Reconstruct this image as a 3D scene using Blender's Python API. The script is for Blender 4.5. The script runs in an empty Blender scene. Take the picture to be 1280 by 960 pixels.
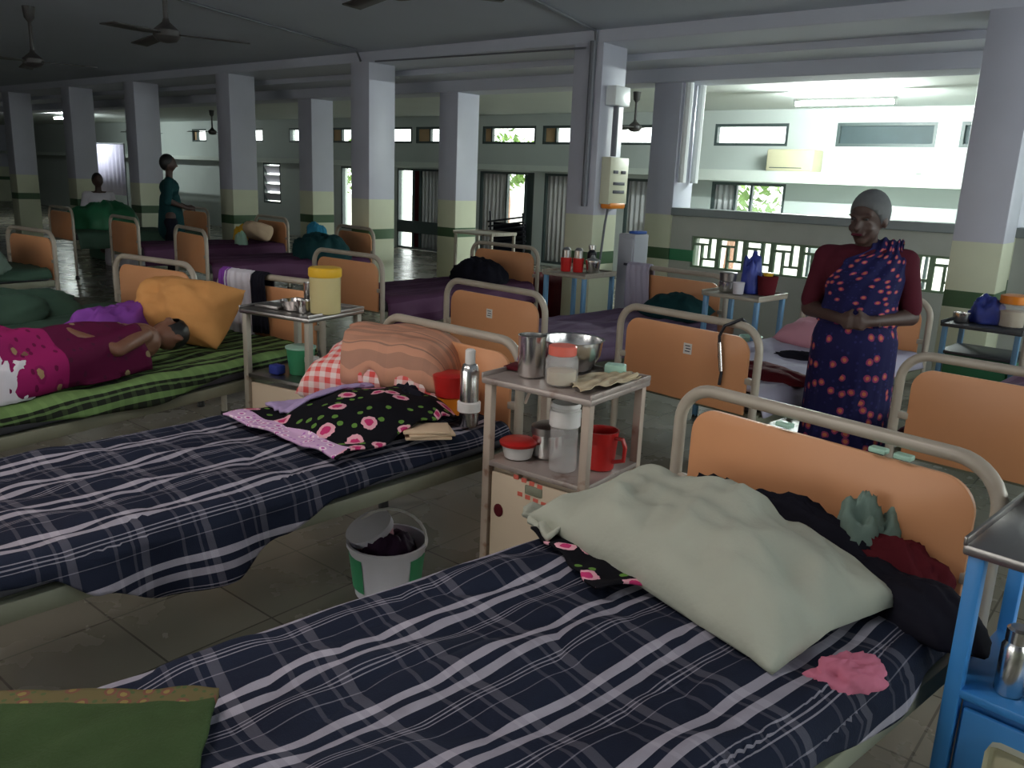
import bpy, bmesh, math, random
from mathutils import Vector, Matrix, noise
R = math.radians
PI = math.pi
random.seed(7)
S = bpy.context.scene
C = S.collection

# ------------------------------------------------------------------ materials
def nn(nt, kind, **kw):
    n = nt.nodes.new(kind)
    for k, v in kw.items():
        setattr(n, k, v)
    return n

def base_mat(name, rough=.6, metal=0., spec=.5):
    m = bpy.data.materials.new(name)
    m.use_nodes = True
    nt = m.node_tree
    b = nt.nodes['Principled BSDF']
    b.inputs['Roughness'].default_value = rough
    b.inputs['Metallic'].default_value = metal
    b.inputs['Specular IOR Level'].default_value = spec
    return m, nt, b

def mixc(nt, fac, a, b):
    n = nn(nt, 'ShaderNodeMix', data_type='RGBA')
    for sock, v in ((n.inputs[0], fac), (n.inputs[6], a), (n.inputs[7], b)):
        if isinstance(v, (int, float)):
            sock.default_value = v
        elif isinstance(v, tuple):
            sock.default_value = (*v, 1) if len(v) == 3 else v
        else:
            nt.links.new(v, sock)
    return n.outputs[2]

def mth(nt, op, a, b=None):
    n = nn(nt, 'ShaderNodeMath', operation=op)
    for i, v in enumerate((a, b)):
        if v is None:
            continue
        if isinstance(v, (int, float)):
            n.inputs[i].default_value = v
        else:
            nt.links.new(v, n.inputs[i])
    return n.outputs[0]

def noise_fac(nt, scale, coord='Object', detail=3.):
    tc = nn(nt, 'ShaderNodeTexCoord')
    n = nn(nt, 'ShaderNodeTexNoise')
    n.inputs['Scale'].default_value = scale
    n.inputs['Detail'].default_value = detail
    nt.links.new(tc.outputs[coord], n.inputs['Vector'])
    return n.outputs['Fac']

def bump(nt, b, h, strength=.3, dist=.01):
    n = nn(nt, 'ShaderNodeBump')
    n.inputs['Strength'].default_value = strength
    n.inputs['Distance'].default_value = dist
    nt.links.new(h, n.inputs['Height'])
    nt.links.new(n.outputs[0], b.inputs['Normal'])

def M(name, col, rough=.6, metal=0., var=.12, scale=6., bmp=0., spec=.5):
    m, nt, b = base_mat(name, rough, metal, spec)
    f = noise_fac(nt, scale)
    lo = tuple(c * (1 - var) for c in col)
    hi = tuple(min(1, c * (1 + var)) for c in col)
    nt.links.new(mixc(nt, f, lo, hi), b.inputs['Base Color'])
    if bmp:
        bump(nt, b, noise_fac(nt, scale * 12), bmp)
    return m

def rust(name, col, rustcol, rough=.5, metal=0., amount=.5, scale=7.):
    m, nt, b = base_mat(name, rough, metal)
    f = noise_fac(nt, scale, detail=6.)
    r = nn(nt, 'ShaderNodeValToRGB')
    r.color_ramp.elements[0].position = 1 - amount
    r.color_ramp.elements[1].position = min(1, 1 - amount + .12)
    nt.links.new(f, r.inputs[0])
    nt.links.new(mixc(nt, r.outputs[0], col, rustcol), b.inputs['Base Color'])
    return m

def stripe_fac(nt, coord, period, bands):
    """bands: (start, end, value) within 0..1 of one period"""
    t = mth(nt, 'FRACT', mth(nt, 'DIVIDE', coord, period))
    r = nn(nt, 'ShaderNodeValToRGB')
    cr = r.color_ramp
    cr.interpolation = 'CONSTANT'
    stops = [(0., 0.)]
    for a, b_, v in bands:
        stops.append((a, v)); stops.append((b_, 0.))
    cr.elements.remove(cr.elements[1])
    cr.elements[0].position = 0; cr.elements[0].color = (0, 0, 0, 1)
    for p, v in stops[1:]:
        e = cr.elements.new(p); e.color = (v, v, v, 1)
    nt.links.new(t, r.inputs[0])
    return r.outputs[0]

def uvxy(nt):
    tc = nn(nt, 'ShaderNodeTexCoord')
    sp = nn(nt, 'ShaderNodeSeparateXYZ')
    nt.links.new(tc.outputs['UV'], sp.inputs[0])
    return sp.outputs[0], sp.outputs[1], tc.outputs['UV']

def plaid(name, base, light, pu, bu, pv, bv, ku=.7, kv=.35, rough=.85, base2=None):
    m, nt, b = base_mat(name, rough, 0, .2)
    u, v, uv = uvxy(nt)
    fu = stripe_fac(nt, u, pu, bu)
    fv = stripe_fac(nt, v, pv, bv)
    t = mth(nt, 'ADD', mth(nt, 'MULTIPLY', fu, ku), mth(nt, 'MULTIPLY', fv, kv))
    t = mth(nt, 'MULTIPLY', t, mth(nt, 'ADD', .75, mth(nt, 'MULTIPLY', noise_fac(nt, 14.), .5)))
    t = mth(nt, 'MINIMUM', t, 1.)
    bc = base if base2 is None else mixc(nt, noise_fac(nt, 5.), base, base2)
    nt.links.new(mixc(nt, t, bc, light), b.inputs['Base Color'])
    bump(nt, b, noise_fac(nt, 260.), .25, .004)
    return m

def floral(name, base, scale=9., cols=((.55, .04, .16), (.75, .38, .45), (.12, .25, .05)), keep=.45, leaf=.55):
    m, nt, b = base_mat(name, .8, 0, .2)
    u, v, uv = uvxy(nt)
    def layer(sc, off):
        mp = nn(nt, 'ShaderNodeMapping')
        mp.inputs['Location'].default_value = (off, off * .7, 0)
        nt.links.new(uv, mp.inputs[0])
        vo = nn(nt, 'ShaderNodeTexVoronoi', voronoi_dimensions='2D')
        vo.inputs['Scale'].default_value = sc
        vo.inputs['Randomness'].default_value = .8
        nt.links.new(mp.outputs[0], vo.inputs['Vector'])
        sp = nn(nt, 'ShaderNodeSeparateColor')
        nt.links.new(vo.outputs['Color'], sp.inputs[0])
        return vo.outputs['Distance'], sp.outputs[0]
    nz = mth(nt, 'MULTIPLY', noise_fac(nt, 60.), .18)
    d2, r2 = layer(scale * 2.1, 3.3)
    d2 = mth(nt, 'ADD', d2, nz)
    lf = mth(nt, 'MULTIPLY', mth(nt, 'LESS_THAN', d2, .34), mth(nt, 'LESS_THAN', r2, leaf))
    c = mixc(nt, lf, base, cols[2])
    d1, r1 = layer(scale, 0.)
    d1 = mth(nt, 'ADD', d1, nz)
    k = mth(nt, 'LESS_THAN', r1, keep)
    c = mixc(nt, mth(nt, 'MULTIPLY', mth(nt, 'LESS_THAN', d1, .42), k), c, cols[1])
    c = mixc(nt, mth(nt, 'MULTIPLY', mth(nt, 'LESS_THAN', d1, .27), k), c, cols[0])
    nt.links.new(c, b.inputs['Base Color'])
    return m

def glass(name, col=(.9, .95, .95), rough=.05, alpha=.35):
    m, nt, b = base_mat(name, rough)
    b.inputs['Base Color'].default_value = (*col, 1)
    b.inputs['Alpha'].default_value = alpha
    return m

def emit(name, col, strength):
    m, nt, b = base_mat(name, .5)
    b.inputs['Base Color'].default_value = (*col, 1)
    b.inputs['Emission Color'].default_value = (*col, 1)
    b.inputs['Emission Strength'].default_value = strength
    return m

def dado_mat(name, top, cream, green):
    """painted dado: cream to 1.3 m with a green line round it"""
    m, nt, b = base_mat(name, .45)
    g = nn(nt, 'ShaderNodeNewGeometry')
    sp = nn(nt, 'ShaderNodeSeparateXYZ')
    nt.links.new(g.outputs['Position'], sp.inputs[0])
    z = sp.outputs[2]
    f = noise_fac(nt, 3.)
    def v(c):
        return mixc(nt, f, tuple(x * .9 for x in c), tuple(min(1, x * 1.08) for x in c))
    c = mixc(nt, mth(nt, 'GREATER_THAN', z, 1.29), v(cream), v(top))
    st = mth(nt, 'MULTIPLY', mth(nt, 'GREATER_THAN', z, .80), mth(nt, 'LESS_THAN', z, .925))
    c = mixc(nt, st, c, v(green))
    nt.links.new(c, b.inputs['Base Color'])
    return m

def floor_mat():
    m, nt, b = base_mat('floor_tiles', .22)
    tc = nn(nt, 'ShaderNodeTexCoord')
    br = nn(nt, 'ShaderNodeTexBrick', offset=0.)
    br.inputs['Scale'].default_value = 1.
    br.inputs['Brick Width'].default_value = .4
    br.inputs['Row Height'].default_value = .4
    br.inputs['Mortar Size'].default_value = .004
    br.inputs['Color1'].default_value = (.27, .25, .20, 1)
    br.inputs['Color2'].default_value = (.22, .205, .165, 1)
    br.inputs['Mortar'].default_value = (.09, .085, .07, 1)
    nt.links.new(tc.outputs['Object'], br.inputs['Vector'])
    f = noise_fac(nt, 2.2, detail=6.)
    nt.links.new(mixc(nt, mth(nt, 'MULTIPLY', f, .55), br.outputs[0], (.12, .11, .085)), b.inputs['Base Color'])
    nt.links.new(mth(nt, 'ADD', .12, mth(nt, 'MULTIPLY', f, .3)), b.inputs['Roughness'])
    return m

X = {}
X['dado'] = dado_mat('column_paint', (.47, .48, .56), (.60, .63, .47), (.05, .11, .05))
X['ceil'] = M('ceiling_paint', (.44, .475, .56), .8, var=.06, scale=1.2)
X['bayceil'] = M('bay_ceiling_paint', (.62, .66, .64), .8, var=.05, scale=1.)
X['beam'] = M('beam_paint', (.50, .52, .60), .7, var=.06, scale=1.5)
X['wallgrey'] = M('outer_wall_paint', (.53, .58, .565), .6, var=.08, scale=1.)
X['ledge'] = M('ledge_paint', (.66, .72, .68), .55, var=.06)
X['jali'] = M('jali_paint', (.17, .25, .16), .6, var=.15)
X['copper'] = M('half_wall_paint', (.40, .42, .38), .5, var=.1)
X['coping'] = M('coping_grey', (.20, .23, .24), .4)  # darker grey than the low wall it caps
X['floor'] = floor_mat()
X['wframe'] = M('window_frame_paint', (.06, .085, .085), .45)
X['pane'] = glass('window_glass', (.85, .95, .92), .03, .12)
X['darkpane'] = M('frosted_dark_glass', (.035, .06, .068), .6, var=.2, scale=3.)
X['tanpane'] = M('tan_shutter', (.62, .42, .24), .6, var=.15)
X['leaf_white'] = M('shutter_leaf', (.58, .57, .58), .7, var=.12, scale=3.)
X['curtain'] = M('curtain_cloth', (.55, .56, .58), .9, var=.1, scale=5.)
X['bluepane'] = M('blue_panel', (.16, .35, .75), .4)
X['tube'] = M('cream_enamel_tube', (.42, .37, .30), .32, var=.15, scale=9., spec=.6)
X['lam'] = M('peach_laminate', (.70, .33, .155), .42, var=.12, scale=2.5)
X['lamdark'] = M('brown_laminate', (.36, .16, .085), .45, var=.12, scale=2.5)
X['rail'] = M('olive_enamel_rail', (.25, .26, .19), .4, var=.2)
X['mattress'] = M('mattress_cover', (.10, .10, .12), .8)
X['mattgreen'] = M('green_mattress_cover', (.05, .11, .075), .8)
X['rubber'] = M('black_rubber', (.02, .02, .02), .7)
X['sticker'] = M('paper_sticker', (.72, .70, .66), .7)
X['ink'] = M('printed_ink', (.05, .05, .07), .7)
X['steel'] = M('stainless_steel', (.68, .67, .66), .22, 1., var=.1, scale=4.)
X['steeldark'] = M('dull_steel', (.36, .34, .33), .35, 1., var=.2, scale=5.)
X['traytop'] = rust('worn_steel_top', (.40, .34, .31), (.20, .12, .09), .4, .35, .42, 9.)
X['frame_rust'] = rust('rusted_cream_frame', (.46, .37, .30), (.25, .13, .08), .5, .1, .4, 14.)
X['frame_grey'] = rust('worn_grey_frame', (.36, .33, .27), (.19, .13, .09), .5, .1, .38, 14.)
X['cream_panel'] = rust('stained_cream_panel', (.66, .54, .40), (.45, .25, .15), .55, 0., .36, 8.)
X['blue_frame'] = M('blue_enamel', (.045, .25, .62), .35, var=.08)
X['paleblue'] = M('pale_blue_enamel', (.13, .30, .50), .4, var=.1)
X['darkshelf'] = M('dark_shelf_metal', (.045, .05, .06), .5)
X['greenpanel'] = M('green_panel', (.03, .20, .09), .5)
X['navyplaid'] = plaid('navy_check_cotton', (.0095, .0115, .024), (.42, .40, .47),
    .20, [(.06, .17, 1.), (.27, .38, .9), (.52, .535, .7), (.565, .58, .7), (.61, .625, .7), (.78, .79, .4)],
    .19, [(.1, .22, .55), (.3, .34, .4), (.55, .60, .35)], .72, .24, base2=(.016, .022, .042))
X['greenplaid'] = plaid('green_striped_cotton', (.018, .022, .016), (.20, .34, .12),
    .17, [(.05, .38, 1.), (.45, .5, .6), (.62, .78, .9)], .07, [(.0, .35, .5)], .75, .2)
X['purple'] = plaid('purple_bedspread_cotton', (.085, .033, .075), (.17, .085, .16), .3, [(.1, .45, .7), (.6, .7, .5)], .5, [(.0, .3, .2)], .6, .2)
X['lilac'] = plaid('lilac_bedspread_cotton', (.14, .095, .16), (.24, .18, .27), .3, [(.1, .45, .7), (.6, .7, .5)], .5, [(.0, .3, .2)], .6, .2)
X['whitesheet'] = M('lavender_white_sheet', (.42, .40, .50), .85, var=.12, scale=5.)
X['sage'] = M('sage_pillow_cotton', (.40, .415, .345), .9, var=.12, scale=5., bmp=.15)
X['gingham'] = plaid('red_gingham_cotton', (.80, .66, .62), (.72, .10, .09), .05, [(.0, .5, 1.)], .05, [(.0, .5, 1.)], .5, .5)
X['peachcloth'] = plaid('peach_striped_cotton', (.58, .29, .19), (.28, .17, .13), .13, [(.1, .3, .6), (.5, .55, 1.), (.62, .9, .35)], .2, [(.3, .5, .4)], .9, .2)
X['floral'] = floral('black_floral_cotton', (.006, .006, .009), 10.5, keep=.6, leaf=.32)
X['lavender'] = M('lavender_cotton', (.40, .31, .52), .85, var=.1)
X['border'] = floral('lilac_border_cotton', (.62, .40, .62), 24., ((.5, .1, .4), (.85, .70, .80), (.42, .16, .48)), .8, .4)
X['orangecloth'] = M('amber_pillow_cotton', (.60, .29, .10), .9, var=.15, scale=6., bmp=.1)
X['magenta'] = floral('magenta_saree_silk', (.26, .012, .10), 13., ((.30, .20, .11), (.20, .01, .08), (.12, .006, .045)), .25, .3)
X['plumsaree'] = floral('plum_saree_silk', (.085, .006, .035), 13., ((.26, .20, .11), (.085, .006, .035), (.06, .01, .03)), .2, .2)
X['darkwash'] = M('dark_wash_cloth', (.035, .015, .035), .7, var=.3)
X['violet'] = M('violet_cotton', (.22, .06, .34), .8, var=.35, scale=7.)
X['skin'] = M('brown_skin', (.17, .075, .045), .55, var=.1)
X['skindark'] = M('dark_brown_skin', (.060, .032, .025), .55, var=.1)
X['hair'] = M('black_hair', (.008, .008, .009), .5)
X['greyhair'] = M('grey_hair', (.10, .105, .11), .7, var=.3, scale=20.)
X['blouse'] = M('maroon_blouse_cotton', (.075, .012, .022), .8)
X['saree'] = floral('navy_spotted_saree', (.010, .010, .060), 19., ((.50, .16, .08), (.26, .04, .11), (.02, .02, .10)), .45, .3)
X['teal'] = M('dark_teal_cloth', (.012, .05, .055), .85, var=.3)
X['tealhi'] = M('blue_cloth', (.03, .20, .32), .85, var=.3)
X['whitecloth'] = M('white_cotton', (.62, .60, .66), .85, var=.12)
X['pinkcloth'] = M('pink_cotton', (.52, .16, .24), .85, var=.25, scale=12.)
X['pinkpillow'] = M('pink_pillow_cotton', (.60, .30, .36), .85, var=.2, scale=4.)
X['mintcloth'] = M('mint_crumpled_cloth', (.20, .28, .24), .85, var=.25)
X['blackcloth'] = M('black_cloth', (.012, .012, .02), .85, var=.3)
X['darkred'] = M('dark_red_cloth', (.10, .012, .018), .85, var=.3)
X['greentowel'] = M('olive_green_towel', (.042, .072, .028), .95, var=.25, scale=14., bmp=.4)
X['towelborder'] = floral('embroidered_towel_border', (.12, .10, .045), 30., ((.22, .17, .06), (.16, .07, .05), (.07, .10, .04)), .6, .6)
X['red'] = M('red_plastic', (.48, .018, .016), .3, var=.06)
X['salmon'] = M('salmon_plastic', (.68, .14, .10), .35, var=.06)
X['orange'] = M('orange_plastic', (.78, .24, .02), .3, var=.06)
X['white'] = M('white_plastic', (.74, .72, .70), .35, var=.05)
X['clear'] = glass('clear_plastic', (.66, .64, .63), .12, .34)
X['yellowclear'] = glass('yellowish_plastic', (.60, .52, .26), .2, .85)
X['yellow'] = M('yellow_plastic', (.72, .43, .03), .35, var=.06)
X['food'] = M('cream_food_grain', (.55, .47, .33), .8, var=.25, scale=40.)
X['green'] = M('green_plastic', (.05, .30, .14), .4)
X['mint'] = M('mint_plastic', (.38, .62, .50), .4)
X['bluebag'] = M('blue_bag_plastic', (.03, .05, .30), .5, var=.3, scale=20.)
X['paper'] = M('aged_newspaper', (.50, .41, .27), .8, var=.3, scale=14.)
X['napkin'] = M('buff_paper_napkin', (.62, .46, .31), .8, var=.12)
X['board'] = M('cream_cardboard', (.56, .53, .36), .75, var=.08)
X['fan'] = M('brown_fan_metal', (.035, .032, .032), .5, var=.15)
X['pipe'] = M('grey_pipe_paint', (.13, .135, .16), .5)
X['pipewhite'] = M('white_pipe_plastic', (.80, .84, .84), .3, var=.04)
X['cablecream'] = M('cream_switch_box', (.62, .62, .46), .45, var=.08)
X['greybox'] = M('grey_cabinet_paint', (.38, .40, .45), .45, var=.06)
X['blackmetal'] = M('black_metal', (.02, .022, .03), .35, .3)
X['tubelight'] = emit('fluorescent_tube', (.90, 1., .95), 1000.)
X['tubefar'] = emit('far_fluorescent_tube', (.90, 1., .95), 330.)
X['housing'] = M('lamp_housing', (.8, .82, .8), .4)
X['screen'] = M('lavender_screen_cloth', (.62, .58, .75), .85, var=.05)
for k_ in list(X):
    if any(w in X[k_].name for w in ('cloth', 'cotton', 'sheet', 'pillow', 'towel', 'silk')) and 'Principled BSDF' in X[k_].node_tree.nodes:
        X[k_].node_tree.nodes['Principled BSDF'].inputs['Specular IOR Level'].default_value = .12
X['ground'] = M('outdoor_concrete', (.62, .60, .52), .9, var=.2, scale=.6)
X['leafgreen'] = M('tree_leaves', (.20, .34, .07), .7, var=.5, scale=9.)
X['outwall'] = M('outdoor_wall', (.7, .62, .5), .9)
X['bluecap'] = M('blue_cap', (.03, .10, .40), .5)

# ------------------------------------------------------------------ mesh helper
class MB:
    def __init__(s):
        s.bm = bmesh.new()
        s.uv = s.bm.loops.layers.uv.new('UVMap')
        s.mi = 0

    def _setmat(s, faces):
        for f in faces:
            f.material_index = s.mi

    def box(s, c, d, rot=None, bev=0., seg=2):
        g = bmesh.ops.create_cube(s.bm, size=1.)
        vs = g['verts']
        mt = Matrix.Translation(Vector(c))
        if rot is not None:
            mt = mt @ (rot.to_4x4() if not isinstance(rot, (int, float)) else Matrix.Rotation(rot, 4, 'Z'))
        mt = mt @ Matrix.Diagonal((*d, 1))
        bmesh.ops.transform(s.bm, matrix=mt, verts=vs)
        fs = set(f for v in vs for f in v.link_faces)
        s._setmat(fs)
        if bev:
            es = list(set(e for v in vs for e in v.link_edges))
            r = bmesh.ops.bevel(s.bm, geom=es, offset=bev, segments=seg, affect='EDGES', profile=.5)
            s._setmat(r['faces'])
        return s

    def rings(s, rings, closed=True, cap0=True, cap1=True, uvs=None):
        bm = s.bm
        vr = [[bm.verts.new(p) for p in r] for r in rings]
        n = len(rings[0])
        for i in range(len(vr) - 1):
            for j in range(n if closed else n - 1):
                k = (j + 1) % n
                f = bm.faces.new((vr[i][j], vr[i][k], vr[i + 1][k], vr[i + 1][j]))
                f.material_index = s.mi
                if uvs:
                    for lp, (a, b) in zip(f.loops, ((i, j), (i, j + 1), (i + 1, j + 1), (i + 1, j))):
                        lp[s.uv].uv = uvs(a, b)
        for do, r, rev in ((cap0, vr[0], True), (cap1, vr[-1], False)):
            if do and closed:
                f = bm.faces.new(list(reversed(r)) if rev else r)
                f.material_index = s.mi
        return s

    def tube(s, pts, r, seg=10, cap=True):
        pts = [Vector(p) for p in pts]
        n = len(pts)
        rad = r if isinstance(r, (list, tuple)) else [r] * n
        T = []
        for i in range(n):
            t = (pts[min(i + 1, n - 1)] - pts[max(i - 1, 0)])
            T.append(t.normalized())
        up = Vector((0, 0, 1)) if abs(T[0].z) < .9 else Vector((1, 0, 0))
        a = T[0].cross(up).normalized()
        rings = []
        for i in range(n):
            a = (a - T[i] * a.dot(T[i])).normalized()
            b = T[i].cross(a)
            rings.append([pts[i] + (a * math.cos(2 * PI * k / seg) + b * math.sin(2 * PI * k / seg)) * rad[i] for k in range(seg)])
        s.rings(rings, True, cap, cap)
        return s

    def lathe(s, prof, c=(0, 0, 0), seg=28, mat4=None):
        mt = mat4 or Matrix.Identity(4)
        rings = []
        for r, z in prof:
            rings.append([mt @ Vector((r * math.cos(2 * PI * k / seg), r * math.sin(2 * PI * k / seg), z)) + Vector(c) for k in range(seg)])
        s.rings(rings, True, True, True, uvs=lambda a, b: (b / seg * .3, prof[a][1]))
        return s

    def grid(s, fn, nu, nv, uvfn=None):
        bm = s.bm
        vs = [[bm.verts.new(fn(i / nu, j / nv)) for j in range(nv + 1)] for i in range(nu + 1)]
        for i in range(nu):
            for j in range(nv):
                f = bm.faces.new((vs[i][j], vs[i + 1][j], vs[i + 1][j + 1], vs[i][j + 1]))
                f.material_index = s.mi
                if uvfn:
                    for lp, (a, b) in zip(f.loops, ((i, j), (i + 1, j), (i + 1, j + 1), (i, j + 1))):
                        lp[s.uv].uv = uvfn(a / nu, b / nv)
        return s

    def ball(s, c, r, sc=(1, 1, 1), seg=16, rot=None):
        g = bmesh.ops.create_uvsphere(s.bm, u_segments=seg, v_segments=max(6, seg // 2), radius=r)
        mt = Matrix.Translation(Vector(c))
        if rot is not None:
            mt = mt @ rot.to_4x4()
        mt = mt @ Matrix.Diagonal((*sc, 1))
        bmesh.ops.transform(s.bm, matrix=mt, verts=g['verts'])
        s._setmat(set(f for v in g['verts'] for f in v.link_faces))
        return s

    def cap(s, p0, p1, r0, r1, seg=14):
        """tapered limb segment with round ends"""
        p0, p1 = Vector(p0), Vector(p1)
        d = (p1 - p0)
        L = max(d.length, 1e-5)
        q = d.to_track_quat('Z', 'Y').to_matrix().to_4x4()
        prof = []
        for k in range(5):
            a = -PI / 2 + PI / 2 * k / 4
            prof.append((max(r0 * math.cos(a), 1e-4), r0 * math.sin(a)))
        for k in range(5):
            a = PI / 2 * k / 4
            prof.append((max(r1 * math.cos(a), 1e-4), L + r1 * math.sin(a)))
        s.lathe(prof, p0, seg, q)
        return s

    def build(s, name, mats, parent=None, smooth=True, solid=0., sub=0, loc=None, rz=0., angle=38, off=-1.):
        bmesh.ops.recalc_face_normals(s.bm, faces=s.bm.faces[:])
        me = bpy.data.meshes.new(name)
        s.bm.to_mesh(me)
        s.bm.free()
        for m in (mats if isinstance(mats, (list, tuple)) else [mats]):
            me.materials.append(m)
        if smooth:
            me.polygons.foreach_set('use_smooth', [True] * len(me.polygons))
            try:
                me.set_sharp_from_angle(angle=R(angle))
            except Exception:
                pass
        o = bpy.data.objects.new(name, me)
        C.objects.link(o)
        if parent:
            o.parent = parent
        if loc:
            o.location = loc
        o.rotation_euler[2] = rz
        if solid:
            md = o.modifiers.new('thick', 'SOLIDIFY')
            md.thickness = solid
            md.offset = off
        if sub:
            md = o.modifiers.new('sub', 'SUBSURF')
            md.levels = sub; md.render_levels = sub
        return o

def fuse(mb, voxel=.012, it=6):
    """weld overlapping limbs into one continuous surface"""
    me = bpy.data.meshes.new('tmp')
    bmesh.ops.recalc_face_normals(mb.bm, faces=mb.bm.faces[:])
    mb.bm.to_mesh(me); mb.bm.free()
    o = bpy.data.objects.new('tmp', me)
    C.objects.link(o)
    a = o.modifiers.new('r', 'REMESH'); a.mode = 'VOXEL'; a.voxel_size = voxel; a.use_smooth_shade = True
    b = o.modifiers.new('s', 'SMOOTH'); b.iterations = it; b.factor = .5
    dg = bpy.context.evaluated_depsgraph_get()
    m2 = bpy.data.meshes.new_from_object(o.evaluated_get(dg))
    bpy.data.objects.remove(o)
    n = MB()
    n.bm.from_mesh(m2)
    n.uv = n.bm.loops.layers.uv.verify()
    for f in n.bm.faces:
        for lp in f.loops:
            co = lp.vert.co
            lp[n.uv].uv = (co.x + co.y * .6, co.z)
    return n

def thing(name, label, cat, loc=(0, 0, 0), rz=0., group=None):
    o = bpy.data.objects.new(name, None)
    C.objects.link(o)
    o.location = loc; o.rotation_euler = (0, 0, rz)
    o.empty_display_size = .1
    o['label'] = label; o['category'] = cat
    if group: o['group'] = group
    return o

def tag(o, label, cat, group=None, kind=None):
    o['label'] = label; o['category'] = cat
    if group: o['group'] = group
    if kind: o['kind'] = kind
    return o

def struct(o, label=None):
    o['kind'] = 'structure'
    if label: o['label'] = label
    return o

def dup(root, loc, rz, label, group=None):
    r = root.copy(); C.objects.link(r)
    r.location = loc; r.rotation_euler = (0, 0, rz); r['label'] = label
    if group: r['group'] = group
    for ch in list(root.children):
        c = ch.copy(); C.objects.link(c); c.parent = r
        for g in list(ch.children):
            d = g.copy(); C.objects.link(d); d.parent = c
    return r

def lerp(tab, x):
    if x <= tab[0][0]: return tab[0][1]
    for (a, va), (b, vb) in zip(tab, tab[1:]):
        if x <= b:
            t = (x - a) / (b - a); t = t * t * (3 - 2 * t)
            return va + (vb - va) * t
    return tab[-1][1]

def nz(x, y, z=0., s=1.):
    return noise.noise(Vector((x * s, y * s, z)))

def wall_boxes(mb, axis_fn, x0, x1, z0, z1, holes):
    """fill a wall rectangle leaving rectangular holes"""
    xs = sorted(set([x0, x1] + [v for h in holes for v in h[:2] if x0 < v < x1]))
    zs = sorted(set([z0, z1] + [v for h in holes for v in h[2:] if z0 < v < z1]))
    for a, b in zip(xs, xs[1:]):
        run = None
        cells = []
        for c, d in zip(zs, zs[1:]):
            mx, mz = (a + b) / 2, (c + d) / 2
            if any(h[0] < mx < h[1] and h[2] < mz < h[3] for h in holes):
                if run: cells.append(run); run = None
            else:
                run = (run[0], d) if run else (c, d)
        if run: cells.append(run)
        for c, d in cells:
            axis_fn(mb, a, b, c, d)

# ------------------------------------------------------------------ setting
XL, XR = -36., 3.6
YN, Y1, Y2, YF = -4.5, 6.95, 8.3, 13.
ZC, ZB = 3.0, 2.82

b = MB(); b.box(((XL + XR) / 2, (YN + YF) / 2, -.05), (XR - XL, YF - YN, .1))
struct(b.build('floor', X['floor'], smooth=False), 'glossy beige tiled floor of the ward')
b = MB(); b.box(((XL + XR) / 2, (YN + 7.7) / 2, ZC + .15), (XR - XL, 7.7 - YN, .3))
struct(b.build('ceiling', X['ceil'], smooth=False), 'grey flat ceiling over the ward')
b = MB(); b.box(((XL + XR) / 2, (Y2 + .4 + YF) / 2 + .1, ZB + .2), (XR - XL, YF - Y2 - .2, .4))
struct(b.build('ceiling_bay', X['bayceil'], smooth=False), 'pale lower ceiling over the window bay')
b = MB(); b.box(((XL + XR) / 2, (Y1 + 7.7) / 2, 2.885 + .15), (XR - XL, 7.7 - Y1, .3), bev=.01)
struct(b.build('trim_1', X['beam'], smooth=False), 'wide lavender beam over the front columns')
b = MB(); b.box(((XL + XR) / 2, (7.7 + Y2) / 2, 2.82 + .2), (XR - XL, Y2 - 7.7, .4))
struct(b.build('trim_2', X['beam'], smooth=False), 'stepped soffit between the two column rows')
b = MB(); b.box(((XL + XR) / 2, Y2 + .22, 2.68 + .3), (XR - XL, .44, .6), bev=.01)
struct(b.build('trim_3', X['beam'], smooth=False), 'deep beam over the rear columns')

# outer wall with openings
clere = [(-6.56, -5.32), (-4.58, -3.2), (-2.9, -1.5), (-1.2, .2), (-8.75, -7.6), (-10.12, -8.98), (-11.65, -10.28),
         (-13.57, -12.25), (-15.0, -13.69), (-16.45, -15.3), (-18.11, -17.3), (-19.9, -19.2), (-22.64, -21.89), (-26.5, -25.4)]
tall = [(-11.68, -10.27, .04, 1.74), (-10.02, -8.6, .04, 1.74), (-14.15, -12.75, .0, 1.74), (-16.1, -15.1, .3, 1.74),
        (-19.26, -18.5, .75, 1.76), (-8.2, -7.45, .04, 1.70), (-6.52, -5.26, 1.2, 1.70), (-7.1, -4.75, .12, .98), (-4.6, -2.3, .12, .98)]
holes = [(a, b_, 2.27, 2.61) for a, b_ in clere] + tall
w = MB()
wall_boxes(w, lambda m, a, b_, c, d: m.box(((a + b_) / 2, YF + .1, (c + d) / 2), (b_ - a, .2, d - c)), XL, XR, 0., 3.2, holes)
struct(w.build('wall_back', X['wallgrey'], smooth=False), 'grey-green outer wall with high windows')
b = MB(); b.box(((XL - 7.3) / 2 - 0, YF - .2, 1.82), (-7.3 - XL, .4, .10)); b.box(((-7.3 + XR) / 2, YF - .25, 1.80), (XR + 7.3, .5, .17))
struct(b.build('trim_4', X['ledge'], smooth=False), 'long ledge under the high windows')
b = MB(); b.box(((-7.2 + XR) / 2, YF - .2, 1.19), (XR + 7.2, .4, .12), bev=.01)
struct(b.build('trim_5', X['ledge'], smooth=False), 'white sill under the lower bay window')
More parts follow.
